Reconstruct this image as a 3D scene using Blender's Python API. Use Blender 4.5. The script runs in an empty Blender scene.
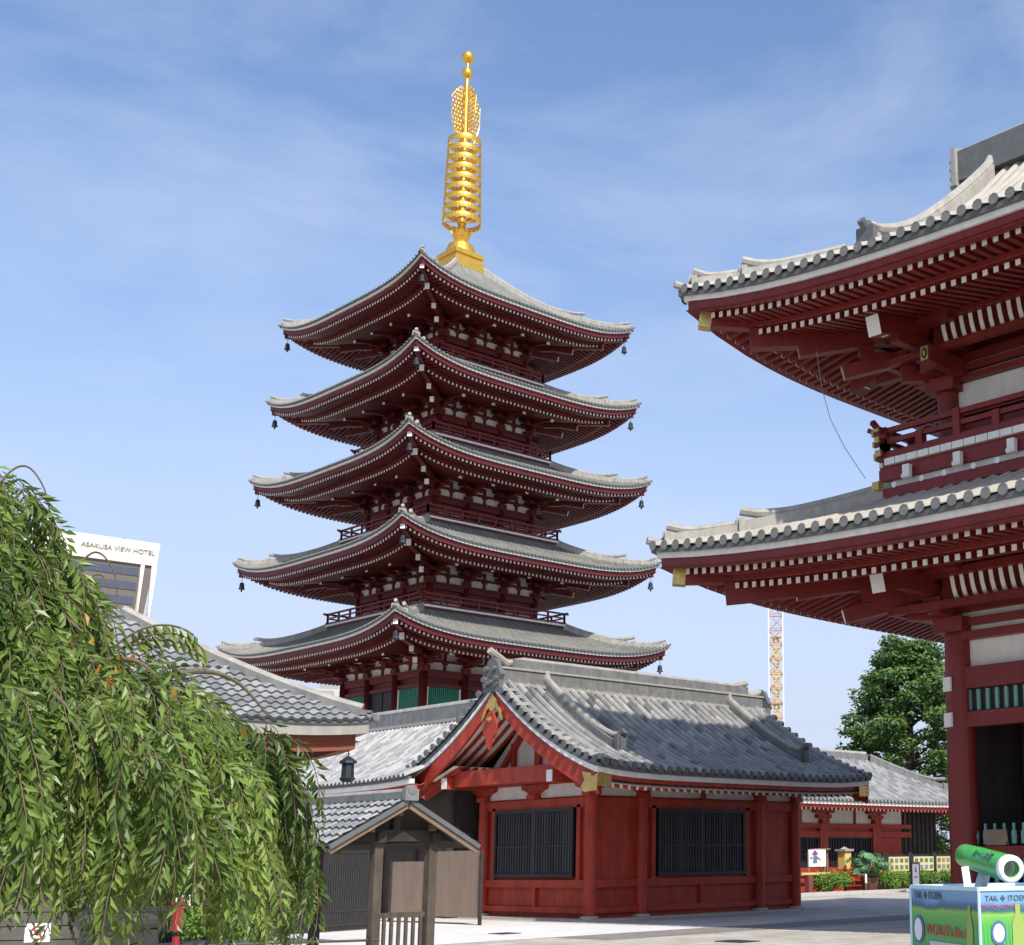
import bpy, math, random
from mathutils import Matrix, Vector
R=math.radians
random.seed(7)
scene=bpy.context.scene
COL=scene.collection

# ------------------------------------------------------------------ materials
def mat(name,color,rough=.7,metal=0.0,var=0.0,noise=0.0,nscale=3.0,bump=0.0,bscale=30.0,col2=None,spec=.35,grime=0.0):
    m=bpy.data.materials.new(name); m.use_nodes=True
    nt=m.node_tree; N=nt.nodes; L=nt.links
    b=N['Principled BSDF']
    b.inputs['Roughness'].default_value=rough; b.inputs['Metallic'].default_value=metal
    b.inputs['Specular IOR Level'].default_value=spec
    tc=N.new('ShaderNodeTexCoord')
    rgb=N.new('ShaderNodeRGB'); rgb.outputs[0].default_value=(*color,1); cur=rgb.outputs[0]
    if col2 is not None:
        a=N.new('ShaderNodeAttribute'); a.attribute_name='var'
        mx=N.new('ShaderNodeMix'); mx.data_type='RGBA'
        L.new(a.outputs['Fac'],mx.inputs[0]); L.new(cur,mx.inputs[6]); mx.inputs[7].default_value=(*col2,1); cur=mx.outputs[2]
    def mul(cur,fac_socket,lo,hi):
        mr=N.new('ShaderNodeMapRange'); mr.inputs[3].default_value=lo; mr.inputs[4].default_value=hi
        L.new(fac_socket,mr.inputs[0])
        mx=N.new('ShaderNodeMix'); mx.data_type='RGBA'; mx.blend_type='MULTIPLY'; mx.inputs[0].default_value=1
        L.new(cur,mx.inputs[6]); L.new(mr.outputs[0],mx.inputs[7]); return mx.outputs[2]
    if var:
        a=N.new('ShaderNodeAttribute'); a.attribute_name='var'
        cur=mul(cur,a.outputs['Fac'],1-var,1+var)
    if noise:
        n=N.new('ShaderNodeTexNoise'); n.inputs['Scale'].default_value=nscale; n.inputs['Detail'].default_value=6; n.inputs['Roughness'].default_value=.65
        L.new(tc.outputs['Object'],n.inputs['Vector']); 
        mr=N.new('ShaderNodeMapRange'); mr.inputs[1].default_value=.28; mr.inputs[2].default_value=.72
        L.new(n.outputs[0],mr.inputs[0])
        cur=mul(cur,mr.outputs[0],1-noise,1+noise)
    if grime:
        mp=N.new('ShaderNodeMapping'); mp.inputs['Scale'].default_value=(2.2,2.2,.35)
        L.new(tc.outputs['Object'],mp.inputs[0])
        n=N.new('ShaderNodeTexNoise'); n.inputs['Scale'].default_value=2.0; n.inputs['Detail'].default_value=8
        L.new(mp.outputs[0],n.inputs['Vector'])
        mr=N.new('ShaderNodeMapRange'); mr.inputs[1].default_value=.35; mr.inputs[2].default_value=.65
        L.new(n.outputs[0],mr.inputs[0]); cur=mul(cur,mr.outputs[0],1-grime,1.0)
    L.new(cur,b.inputs['Base Color'])
    if bump:
        n=N.new('ShaderNodeTexNoise'); n.inputs['Scale'].default_value=bscale; n.inputs['Detail'].default_value=4
        L.new(tc.outputs['Object'],n.inputs['Vector'])
        bp=N.new('ShaderNodeBump'); bp.inputs['Strength'].default_value=bump; bp.inputs['Distance'].default_value=.02
        L.new(n.outputs[0],bp.inputs['Height']); L.new(bp.outputs[0],b.inputs['Normal'])
    return m
def leafmat(name,c1,c2,trans=.35,rough=.42):
    m=mat(name,c1,rough,col2=c2,spec=.4)
    nt=m.node_tree; N=nt.nodes; L=nt.links
    b=N['Principled BSDF']; out=N['Material Output']
    src=b.inputs['Base Color'].links[0].from_socket
    t=N.new('ShaderNodeBsdfTranslucent'); 
    mx=N.new('ShaderNodeMix'); mx.data_type='RGBA'; mx.blend_type='MULTIPLY'; mx.inputs[0].default_value=1
    L.new(src,mx.inputs[6]); mx.inputs[7].default_value=(1.5,1.6,.7,1); L.new(mx.outputs[2],t.inputs[0])
    ms=N.new('ShaderNodeMixShader'); ms.inputs[0].default_value=trans
    L.new(b.outputs[0],ms.inputs[1]); L.new(t.outputs[0],ms.inputs[2]); L.new(ms.outputs[0],out.inputs[0])
    return m
M={}
M['red_pag']=mat('maroon_paint',(.125,.0145,.016),.5,noise=.16,nscale=1.5,grime=.18)
M['red_gate']=mat('oxide_red_paint',(.19,.021,.017),.45,noise=.14,nscale=1.2,grime=.2)
M['red_hall']=mat('vermilion_paint',(.40,.043,.021),.6,noise=.16,nscale=2.2,grime=.3,bump=.08,bscale=14)
M['white']=mat('white_paint',(.78,.76,.71),.6,noise=.06,nscale=4,grime=.12)
M['plaster']=mat('white_plaster',(.72,.70,.65),.8,noise=.07,nscale=2,grime=.12)
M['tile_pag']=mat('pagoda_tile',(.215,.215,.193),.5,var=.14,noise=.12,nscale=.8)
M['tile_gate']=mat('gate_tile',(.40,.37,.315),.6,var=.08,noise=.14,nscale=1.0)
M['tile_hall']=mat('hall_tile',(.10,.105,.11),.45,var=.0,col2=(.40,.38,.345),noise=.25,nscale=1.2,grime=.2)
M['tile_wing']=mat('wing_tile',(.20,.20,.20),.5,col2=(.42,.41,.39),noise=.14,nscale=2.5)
M['tile_far']=mat('far_tile',(.17,.172,.175),.5,col2=(.34,.335,.32),noise=.16,nscale=2.0)
M['tile_valley']=mat('valley_tile',(.06,.062,.065),.6,var=.3,noise=.2,nscale=3)
M['slat_far']=mat('black_slat',(.022,.022,.024),.6,var=.3)
M['tile_cap']=mat('tile_end',(.17,.17,.16),.6,noise=.2,nscale=5)  # eave end discs; their shade is put into this darker colour
M['tile_net']=mat('pan_tile',(.17,.175,.18),.45,col2=(.32,.315,.30),noise=.16,nscale=2)
M['tile_dark']=mat('dark_tile',(.12,.125,.125),.55,var=.2,noise=.2,nscale=3)
M['ridge']=mat('ridge_tile',(.19,.19,.185),.6,noise=.25,nscale=5,grime=.25)
M['ridge_light']=mat('ridge_tile_pale',(.36,.34,.30),.65,noise=.15,nscale=4,grime=.2)
M['gold']=mat('gold_leaf',(.80,.47,.075),.34,metal=.8,noise=.1,nscale=3)
M['gold_plate']=mat('gold_plate',(.50,.36,.12),.4,metal=.6,noise=.3,nscale=14)
M['black']=mat('black_lacquer',(.018,.018,.02),.5,noise=.2,nscale=5)
M['bell']=mat('dark_bronze',(.03,.04,.045),.5,metal=.4)
M['green']=mat('green_lattice',(.035,.20,.13),.55,noise=.15,nscale=4)
M['teal']=mat('teal_paint',(.16,.33,.27),.55,noise=.15,nscale=4)
M['glass']=mat('dark_glass',(.03,.035,.045),.12,spec=.6)
M['stone']=mat('granite',(.42,.40,.36),.8,noise=.15,nscale=6,bump=.1)
M['slat']=mat('weathered_slat',(.05,.05,.054),.7,var=.25,noise=.2,nscale=6)
M['wood']=mat('weathered_wood',(.10,.08,.062),.75,noise=.3,nscale=5,grime=.35)
M['wood_dark']=mat('dark_wood',(.045,.035,.03),.7,noise=.3,nscale=5,grime=.3)
M['wood_pale']=mat('pale_wood',(.23,.165,.11),.7,noise=.22,nscale=6,grime=.25)
M['board']=mat('brown_board',(.24,.17,.12),.7,noise=.08,nscale=2,grime=.15)
M['iron']=mat('black_iron',(.035,.033,.032),.5,noise=.2,nscale=6)
M['greywall']=mat('grey_slatted_wall',(.105,.095,.08),.8,noise=.12,nscale=3,grime=.2)
M['soffit_white']=mat('soffit_board',(.82,.80,.74),.8)
M['cable']=mat('steel_cable',(.22,.23,.25),.5,metal=.3)

# ------------------------------------------------------------------ mesh builder
class MB:
    def __init__(s): s.v=[];s.f=[];s.mi=[];s.va=[];s.M=None;s.m=0;s.var=.5
    def P(s,p):
        p=Vector(p)
        if s.M is not None: p=s.M@p
        s.v.append(p); return len(s.v)-1
    def F(s,idx,var=None):
        s.f.append(idx); s.mi.append(s.m); s.va.append(s.var if var is None else var)
    def poly(s,pts,var=None): s.F([s.P(p) for p in pts],var)
    def box(s,c,d,rz=0):
        cx,cy,cz=c; hx,hy,hz=d[0]/2,d[1]/2,d[2]/2
        ca,sa=math.cos(rz),math.sin(rz)
        i=[s.P((cx+x*ca-y*sa,cy+x*sa+y*ca,cz+z)) for z in(-hz,hz) for x,y in((-hx,-hy),(hx,-hy),(hx,hy),(-hx,hy))]
        for q in((3,2,1,0),(4,5,6,7),(0,1,5,4),(1,2,6,5),(2,3,7,6),(3,0,4,7)): s.F([i[k] for k in q])
    def beam(s,p0,p1,w,h,up=(0,0,1),capm=None):
        p0=Vector(p0);p1=Vector(p1);d=(p1-p0).normalized();u=Vector(up)
        sd=d.cross(u)
        if sd.length<1e-4: sd=d.cross(Vector((1,0,0)))
        sd.normalize(); u=sd.cross(d)
        i=[s.P(p+sd*a*w/2+u*b*h/2) for p in(p0,p1) for a,b in((-1,-1),(1,-1),(1,1),(-1,1))]
        for q in((0,1,5,4),(1,2,6,5),(2,3,7,6),(3,0,4,7)): s.F([i[k] for k in q])
        o=s.m
        s.F([i[k] for k in(4,5,6,7)])
        if capm is not None: s.m=capm
        s.F([i[k] for k in(3,2,1,0)]); s.m=o
    def tube(s,pts,r,n=6,caps=True):
        pts=[Vector(p) for p in pts]; rings=[]
        for k,p in enumerate(pts):
            d=(pts[min(k+1,len(pts)-1)]-pts[max(k-1,0)]).normalized()
            a=d.cross(Vector((0,0,1)))
            if a.length<1e-3: a=Vector((1,0,0))
            a.normalize(); b=a.cross(d)
            rr=r[k] if isinstance(r,(list,tuple)) else r
            rings.append([s.P(p+(a*math.cos(t)+b*math.sin(t))*rr) for t in [2*math.pi*j/n for j in range(n)]])
        for k in range(len(rings)-1):
            for j in range(n): s.F([rings[k][j],rings[k][(j+1)%n],rings[k+1][(j+1)%n],rings[k+1][j]])
        if caps: s.F(rings[0][::-1]); s.F(rings[-1])
    def lathe(s,prof,n=16,c=(0,0,0),caps=True):
        rings=[[s.P((c[0]+r*math.cos(2*math.pi*j/n),c[1]+r*math.sin(2*math.pi*j/n),c[2]+z)) for j in range(n)] for r,z in prof]
        for k in range(len(rings)-1):
            for j in range(n): s.F([rings[k][j],rings[k][(j+1)%n],rings[k+1][(j+1)%n],rings[k+1][j]])
        if caps: s.F(rings[0][::-1]); s.F(rings[-1])
    def sweep(s,pts,prof,side=None,varf=None,closed=True,caps=True):
        pts=[Vector(p) for p in pts]; rings=[]
        for k,p in enumerate(pts):
            if side is None:
                d=pts[min(k+1,len(pts)-1)]-pts[max(k-1,0)]; sd=Vector((d.y,-d.x,0)).normalized()
            else: sd=Vector(side[k] if isinstance(side,list) else side)
            rings.append([s.P(p+sd*a+Vector((0,0,b))) for a,b in prof])
        n=len(prof); m=n if closed else n-1
        for k in range(len(rings)-1):
            vv=None if varf is None else varf(k)
            for j in range(m): s.F([rings[k][j],rings[k][(j+1)%n],rings[k+1][(j+1)%n],rings[k+1][j]],vv)
        if caps: s.F(rings[0][::-1]); s.F(rings[-1])
    def prism(s,outline,depth,o,ax,ay,az):
        # outline in (ax,ay), extruded along az
        o=Vector(o);ax=Vector(ax);ay=Vector(ay);az=Vector(az)
        a=[s.P(o+ax*x+ay*y) for x,y in outline]; b=[s.P(o+ax*x+ay*y+az*depth) for x,y in outline]
        n=len(a); s.F(a[::-1]); s.F(b)
        for j in range(n): s.F([a[j],a[(j+1)%n],b[(j+1)%n],b[j]])
    def build(s,name,mats,parent=None,smooth=False):
        me=bpy.data.meshes.new(name); me.from_pydata([tuple(v) for v in s.v],[],s.f)
        if not isinstance(mats,(list,tuple)): mats=[mats]
        for m in mats: me.materials.append(m)
        me.polygons.foreach_set('material_index',s.mi)
        at=me.attributes.new('var','FLOAT','FACE'); at.data.foreach_set('value',[float(x) for x in s.va])
        if smooth: me.polygons.foreach_set('use_smooth',[True]*len(s.f))
        me.validate(); me.update()
        o=bpy.data.objects.new(name,me); COL.objects.link(o)
        if parent is not None: o.parent=parent
        return o
def tag(o,label=None,cat=None,group=None,kind=None):
    if label:o['label']=label
    if cat:o['category']=cat
    if group:o['group']=group
    if kind:o['kind']=kind
    return o
def thing(name,label,cat,loc=(0,0,0),rz=0,group=None):
    o=bpy.data.objects.new(name,None); COL.objects.link(o); o.location=loc; o.rotation_euler=(0,0,rz); o.empty_display_size=.2
    return tag(o,label,cat,group)
def RZ(k): return Matrix.Rotation(math.pi/2*k,4,'Z')
def text(name,body,size,matrix,material,parent,extrude=.004,align='CENTER'):
    c=bpy.data.curves.new(name,'FONT'); c.body=body; c.size=size; c.extrude=extrude; c.align_x=align; c.align_y='CENTER'
    c.materials.append(material)
    tmp=bpy.data.objects.new(name+'_curve',c); COL.objects.link(tmp); bpy.context.view_layer.update()
    me=bpy.data.meshes.new_from_object(tmp.evaluated_get(bpy.context.evaluated_depsgraph_get())); me.name=name
    bpy.data.objects.remove(tmp)
    o=bpy.data.objects.new(name,me); COL.objects.link(o); o.parent=parent; o.matrix_local=matrix
    return o
def frame(o,ax,ay):
    ax=Vector(ax).normalized(); ay=Vector(ay).normalized(); az=ax.cross(ay)
    m=Matrix((ax,ay,az)).transposed().to_4x4(); m.translation=Vector(o); return m

# ------------------------------------------------------------------ roofs
class Roof:
    """curved tiled roof; local x = out, y = along the eave, for side k turned by 90 degrees"""
    def __init__(s,hx,hy,dend,z0,rise,c,lift,p,dl,Lmin=(0,0)):
        s.h=(hx,hy); s.dend=dend; s.z0=z0; s.rise=rise; s.c=c; s.lift=lift; s.p=p; s.dl=dl; s.Lmin=Lmin; s.i2=0; s.s1=0
        s.dtot=max(dend) if isinstance(dend,(list,tuple)) else dend
    def AL(s,k): return (s.h[0],s.h[1]) if k%2==0 else (s.h[1],s.h[0])
    def de(s,k): return s.dend[k%2] if isinstance(s.dend,(list,tuple)) else s.dend
    def Ld(s,k,d): return max(s.AL(k)[1]-max(d,0),s.Lmin[k%2])
    def z(s,k,t,d):
        w=max(d,0)/s.dtot; sv=min(1,abs(t)/max(s.Ld(k,d),1e-6))
        return s.z0+s.rise*(s.c*w+(1-s.c)*w*w)+s.lift*sv**s.p*max(0,1-max(d,0)/s.dl)**1.4
    def round_tiles(s,mb,k,pitch,r,seg,nt=24,nd=9,varf=None,ext=.06,capm=0,base=.6,basem=0,stilt=0):
        A,L=s.AL(k); mb.M=RZ(k); de=s.de(k)
        rv=varf or (lambda:random.random())
        mb.var=.25; mb.m=basem
        g=[[mb.P((A-d,sv*s.Ld(k,d),s.z(k,sv*s.Ld(k,d),d))) for sv in [-1+2*i/nt for i in range(nt+1)]] for d in [de*j/nd for j in range(nd+1)]]
        for j in range(nd):
            for i in range(nt): mb.F([g[j][i],g[j][i+1],g[j+1][i+1],g[j+1][i]],rv()*base)
        mb.m=0
        n=int(L*2/pitch); off=(2*L-n*pitch)/2
        pr=[(math.cos(math.pi*q/4)*r,math.sin(math.pi*q/4)*r+stilt) for q in range(5)]
        if stilt: pr=[(r,-.01)]+pr+[(-r,-.01)]
        for j in range(n):
            t=-L+off+(j+.5)*pitch
            dm=de if abs(t)<=s.Ld(k,de) else L-abs(t)
            if dm<.12: continue
            ns=max(2,int(dm/seg)); ph=random.random()*.5
            ds=[-ext]+[dm*(q+ph*(0<q<ns))/ns for q in range(1,ns+1)]
            pts=[Vector((A-d,t,s.z(k,t,d)-(.015 if d<0 else 0))) for d in ds]
            vs=[rv() for _ in ds]
            mb.sweep(pts,pr,side=(0,1,0),varf=lambda q:vs[q],closed=False,caps=False)
            p=pts[0]; rr=r*1.12
            om=mb.m; mb.m=capm; mb.F([mb.P((p.x-.004,p.y+math.cos(a)*rr,p.z+r*.15+math.sin(a)*rr)) for a in [2*math.pi*q/8 for q in range(8)]],.3); mb.m=om
    def pan_tiles(s,mb,k,pitch,row,amp=.035,step=.05):
        A,L=s.AL(k); mb.M=RZ(k); de=s.de(k); nr=int(de/row)
        for j in range(nr):
            d0,d1=de*j/nr,de*(j+1)/nr
            n=int(2*s.Ld(k,d0)/pitch)+1
            lo=[];hi=[]
            for q in range(n*4+1):
                t=-n*pitch/2+q*pitch/4; L0,L1=s.Ld(k,d0),s.Ld(k,d1)
                wv=amp*math.cos(2*math.pi*q/4+.6)
                t0=max(-L0,min(L0,t)); t1=max(-L1,min(L1,t))
                lo.append(((A-d0+.02,t0,s.z(k,t0,d0)+wv+step),(A-d0+.02,t0,s.z(k,t0,d0)+wv-.03)))
                hi.append((A-d1,t1,s.z(k,t1,d1)+wv))
            for q in range(n):
                vv=random.random()
                for e in range(4):
                    a=q*4+e
                    if lo[a][0][1]==lo[a+1][0][1] and hi[a][1]==hi[a+1][1]: continue
                    mb.poly([lo[a][0],lo[a+1][0],hi[a+1],hi[a]],vv)
                    mb.m=1; mb.poly([lo[a][1],lo[a+1][1],lo[a+1][0],lo[a][0]],vv*.5); mb.m=0
    def strip(s,mb,k,i0,i1,z0,z1,n=24):
        """moulding along the eave from inset i0 to i1 and offset z0 to z1"""
        A,L=s.AL(k); mb.M=RZ(k); rings=[]
        gab=s.Lmin[k%2]>=L-1e-6
        for q in range(n+1):
            sv=-1+2*q/n; r=[]
            for i,zz in((i0,z0),(i1,z0),(i1,z1),(i0,z1)):
                l=L if gab else L-i
                r.append(mb.P((A-i,sv*l,s.z(k,sv*s.Ld(k,0),0)+zz)))
            rings.append(r)
        for q in range(n):
            for j in range(4): mb.F([rings[q][j],rings[q+1][j],rings[q+1][(j+1)%4],rings[q][(j+1)%4]])
        mb.F(rings[0]); mb.F(rings[-1][::-1])
    def zs(s,k,t,d,E,drop,slope):
        A,L=s.AL(k); l=max(s.Ld(k,d),1e-6); sv=min(1,abs(t)/l)
        dd=s.s1*min(d,s.i2)+slope*max(0,d-s.i2)
        return s.z0-drop+dd+s.lift*sv**s.p*max(0,1-d/E)**1.3
    def soffit(s,mb,k,E,drop=.48,slope=.1,i1=.3,i2=1.2,pitch=.27,rw=.12,rh=.14,drop2=.3,two=True,board=0,raf=0,white=1,kioi=True):
        A,L=s.AL(k); mb.M=RZ(k)
        if two: s.i2=i2; s.s1=.07
        Z=lambda t,d:s.zs(k,t,d,E,drop,slope)
        nt=16
        for (a,b,o) in ([(.15,i2,0),(i2-.05,E,drop2)] if two else [(.15,E,0)]):
            ds=[a+(b-a)*q/6 for q in range(7)]
            mb.m=board
            gc=.3 if s.Lmin[k%2]>=L-1e-6 else 0
            g=[[mb.P((A-d,sv*(s.Ld(k,d)-gc),Z(sv*(s.Ld(k,d)-gc),d)-o)) for sv in [-1+2*i/nt for i in range(nt+1)]] for d in ds]
            for j in range(6):
                for i in range(nt): mb.F([g[j][i],g[j+1][i],g[j+1][i+1],g[j][i+1]])
        mb.m=raf
        if two and kioi:
            rings=[]
            for q in range(nt+1):
                sv=-1+2*q/nt; rings.append([mb.P((A-i,sv*s.Ld(k,i),Z(sv*s.Ld(k,i2),i2)+zz)) for i,zz in((i2-.14,-.15),(i2+.06,-.15),(i2+.06,-drop2-.005),(i2-.14,-drop2+.03))])
            for q in range(nt):
                for j in range(4): mb.F([rings[q][j],rings[q+1][j],rings[q+1][(j+1)%4],rings[q][(j+1)%4]])
        n=int(2*L/pitch); off=(2*L-(n-1)*pitch)/2
        for j in range(n):
            t=-L+off+j*pitch
            if abs(t)>L-.3 and s.Lmin[k%2]>=L-1e-6: continue
            for (a,b,o) in ([(i1,i2+.1,0),(i2,E,drop2)] if two else [(i1,E,0)]):
                b2=b if s.Lmin[k%2]>=L-1e-6 else min(b,L-abs(t))
                if b2-a<.15: continue
                p0=(A-a,t,Z(t,a)-o-.005-rh/2); p1=(A-b2,t,Z(t,b2)-o-.005-rh/2)
                mb.m=raf; mb.beam(p0,p1,rw,rh)
                mb.m=white; mb.box((A-a+.006,t,p0[2]),(.016,rw*.9,rh*.86))
    def hip(s,d,k=0,z=0):
        A,L=s.AL(k); return Vector((A-d,s.Ld(k,d),s.z(k,s.Ld(k,d),d)+z))

def ridge_seg(mb,pts,w,h,up=.25,cap=True,pale=None,oni=.0):
    """stacked ridge following pts; first point is the lower end, its cover tile turns up"""
    pr=[(-w/2,-.12),(w/2,-.12),(w/2,h*.72),(w*.36,h*.75),(-w*.36,h*.75),(-w/2,h*.72)]
    mb.sweep(pts,pr)
    o=mb.m
    if pale is not None: mb.m=pale
    n=len(pts); P=[]
    for i,p in enumerate(pts):
        f=max(0,1-i/(n*.35)); P.append(Vector(p)+Vector((0,0,h*.84+up*f*f)))
    d=(P[0]-P[1]); d.z=0; d.normalize(); P[0]=P[0]+d*up*.6+Vector((0,0,up*.25))
    mb.tube(P,w*.36,8)
    mb.m=o
    if oni:
        p=Vector(pts[0]); d2=d; a=math.atan2(d2.y,d2.x)
        mb.box((p.x+d2.x*.06,p.y+d2.y*.06,p.z+h*.3),(.14,w*1.5*oni,h*1.05*oni),a)
        mb.box((p.x+d2.x*.1,p.y+d2.y*.1,p.z+h*.62*oni),(.2,w*.9*oni,h*.5*oni),a)

def bracket(mb,out,t,z0,z1,reach,w=.24,tail=True,diag=False,cap=1,steps=3,sc=1.0):
    """stepped bracket complex at a pillar; mb.M puts x outward and y along the wall; material 1 is the white end paint"""
    k=math.sqrt(2) if diag else 1
    base=mb.M
    if diag: mb.M=base@Matrix.Translation((out,t,0))@Matrix.Rotation(R(45 if t>0 else -45),4,'Z'); out0,t0=0,0
    else: out0,t0=out,t
    H=(z1-z0)*.8; st=H/steps
    mb.box((out0,t0,z0+.12*sc),(w*2,w*2,.24*sc))
    for q in range(steps):
        z=z0+.24*sc+st*q*.92; ex=reach*k*(q+1)/steps
        mb.beam((out0+ex+w*.5,t0,z+st*.28),(out0-.1,t0,z+st*.28),w*.85,st*.5)
        # under-curved tip
        mb.box((out0+ex,t0,z+st*.68),(w*1.25,w*1.25,st*.34))
        if not diag:
            ll=.62+.16*q
            mb.box((out0+ex,t0,z+st*.98),(w*.8,ll*2*sc,st*.36))
            for sg in(-1,1): mb.box((out0+ex,t0+sg*ll*sc*.85,z+st*1.28),(w*1.1,w*1.1,st*.25))
            mb.box((out0+.06,t0,z+st*.98),(w*.7,(1.0+.3*q)*sc,st*.36))
            for sg in(-1,0,1): mb.box((out0+.07,t0+sg*(.42+.13*q)*sc,z+st*1.28),(w*.95,w*.95,st*.24))
    if tail:
        zt=z1-.1
        mb.beam((out0+reach*k+.55*sc,t0,zt-.62*sc),(out0-.1,t0,zt-.1),w*.9,w*1.15,capm=cap)
        if diag:
            mb.beam((out0+reach*k*.72+.35*sc,t0,zt-1.08*sc),(out0-.1,t0,zt-.62),w*.9,w*1.15,capm=cap)
    mb.M=base

# ------------------------------------------------------------------ PAGODA
PX,PY=46.04,68.51
pag=thing('pagoda','tall maroon five storey pagoda with curved tile roofs and a golden spire','pagoda',(PX,PY,0))
Ws=[9.30,8.88,8.454,7.955,7.628]; TIP=[14.13,19.2,24.33,29.34,34.32]
BH=[4.12,3.67,3.42,3.17,2.95]; RH=[0,5.06,4.68,4.3,3.9]
for i in range(5):
    W=Ws[i]; b=BH[i]; lift=.95; ze=TIP[i]-lift+.14
    if i<4: din=W-RH[i+1]+.25; ztop=TIP[i+1]-lift+.14-2.9-.16
    else: din=W-.92; ztop=38.1
    rf=Roof(W+.12,W+.12,din,ze,ztop-ze,.42 if i<4 else .5,lift,4.0,4.6)
    mb=MB()
    for k in range(4): rf.round_tiles(mb,k,.262,.062,.9,nt=24,nd=8,capm=1)
    roof=mb.build('roof',[M['tile_pag'],M['tile_cap']],pag)
    tag(roof,['lowest','second','third','fourth','topmost'][i]+' curved tile roof of the pagoda')
    mb=MB()
    for k in range(4):
        mb.m=1; rf.strip(mb,k,.02,.12,-.01,-.1)
        mb.m=0; rf.strip(mb,k,.08,.2,-.1,-.2)
    mb.build('eave_edge',[M['white'],M['tile_dark']],roof)
    mb=MB(); E=W+.12-b
    for k in range(4):
        mb.m=0; rf.strip(mb,k,.2,.36,-.2,-.5)
        rf.soffit(mb,k,E,drop=.5,slope=.2,i1=.34,i2=1.45,pitch=.265,rw=.125,rh=.16,drop2=.3)
    mb.build('soffit',[M['red_pag'],M['white']],roof)
    mb0=None
    for k in range(4):
        mb=MB(); mb.M=RZ(k)
        ds=[.25+(din-.25)*q/16 for q in range(17)]
        c=int(5)
        ridge_seg(mb,[rf.hip(d) for d in ds[:c+1]],.26,.22,.16,oni=1.0)
        ridge_seg(mb,[rf.hip(d) for d in ds[c:]],.30,.32,.2,oni=1.0)
        mb.tube([rf.hip(.3,z=.03),rf.hip(.05,z=.05),rf.hip(-.1,z=.1)],.07,8)
        mb.build('hip_ridge',[M['ridge_light']],roof)
        mb=MB(); mb.M=RZ(k)
        A=W+.12
        def dp(d,dz): return (A-d,A-d,rf.zs(0,A-d,d,E,.5,.2)+dz)
        mb.beam(dp(.3,-.14),dp(1.9,-.14),.24,.3,capm=1)
        mb.beam(dp(1.35,-.5),dp(E,-.52),.26,.36,capm=1)
        mb.build('corner_beam',[M['red_pag'],M['white']],roof)
        mb=MB(); mb.M=RZ(k); x,y,z=dp(.42,-.3)
        mb.tube([(x,y,z),(x,y,z-.3)],.015,5)
        mb.lathe([(.03,0),(.1,-.03),(.13,-.12),(.145,-.3),(.19,-.42),(.17,-.42)],12,(x,y,z-.28))
        mb.tube([(x,y,z-.7),(x,y,z-.85)],.05,6)
        mb.build('wind_bell',[M['bell']],roof)
    # storey wall
    zsof=ze-.8+.1+.2*(E-1.45)-.05; zb=ze-1.3; zf=ze-2.9 if i else 5.0
    mb=MB(); mb.m=0
    mb.box((0,0,(zf+zsof)/2),(2*b-.24,2*b-.24,zsof-zf))
    wall=mb.build('storey_wall',[M['red_pag']],pag)
    mb=MB()
    for k in range(4):
        mb.M=RZ(k); mb.box((b-.08,0,(zb+zsof)/2),(.1,2*b-.2,zsof-zb-.01))
    mb.build('frieze',[M['plaster']],wall)
    mb=MB()
    pil=[-b,-b/3*1.05,b/3*1.05,b]
    for k in range(4):
        mb.M=RZ(k)
        mb.box((b-.02,0,zb-.14),(.22,2*b+.3,.28))
        mb.box((b-.0,0,zb+.06),(.34,2*b+.5,.12))
        mb.box((b-.02,0,zb-.72),(.2,2*b+.1,.2))
        mb.box((b-.03,0,zf+.2),(.2,2*b,.3))
        mb.box((b+.02,0,zb+.62),(.16,2*b-.1,.13))
        # struts between the brackets
        for a,c in zip(pil[:-1],pil[1:]):
            mm=(a+c)/2
            mb.box((b+.01,mm,zb+.3),(.12,.14,.56)); mb.box((b+.02,mm,zb+.86),(.14,.13,.4)); mb.box((b+.03,mm,zb+.52),(.16,.34,.12))
    mb.build('tie_beam',[M['red_pag']],wall)
    for k in range(4):
        for j in range(3):
            mb=MB(); mb.M=RZ(k); t=pil[j]
            rr=.24 if i==0 else .2
            mb.tube([(b,t,zf-.1),(b,t,zb)],rr,12)
            mb.build('pillar',[M['red_pag']],wall,smooth=True)
            mb=MB(); mb.M=RZ(k)
            bracket(mb,b,t,zb+.12,zsof+.15,E*.38,.25,diag=False)
            if j==0:
                bracket(mb,b,t,zb+.12,zsof+.15,E*.36,.27,diag=True)
                mb.M=RZ(k-1); bracket(mb,b,b,zb+.124,zsof+.154,E*.385,.262)
            mb.build('bracket',[M['red_pag'],M['white']],wall)
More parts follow.
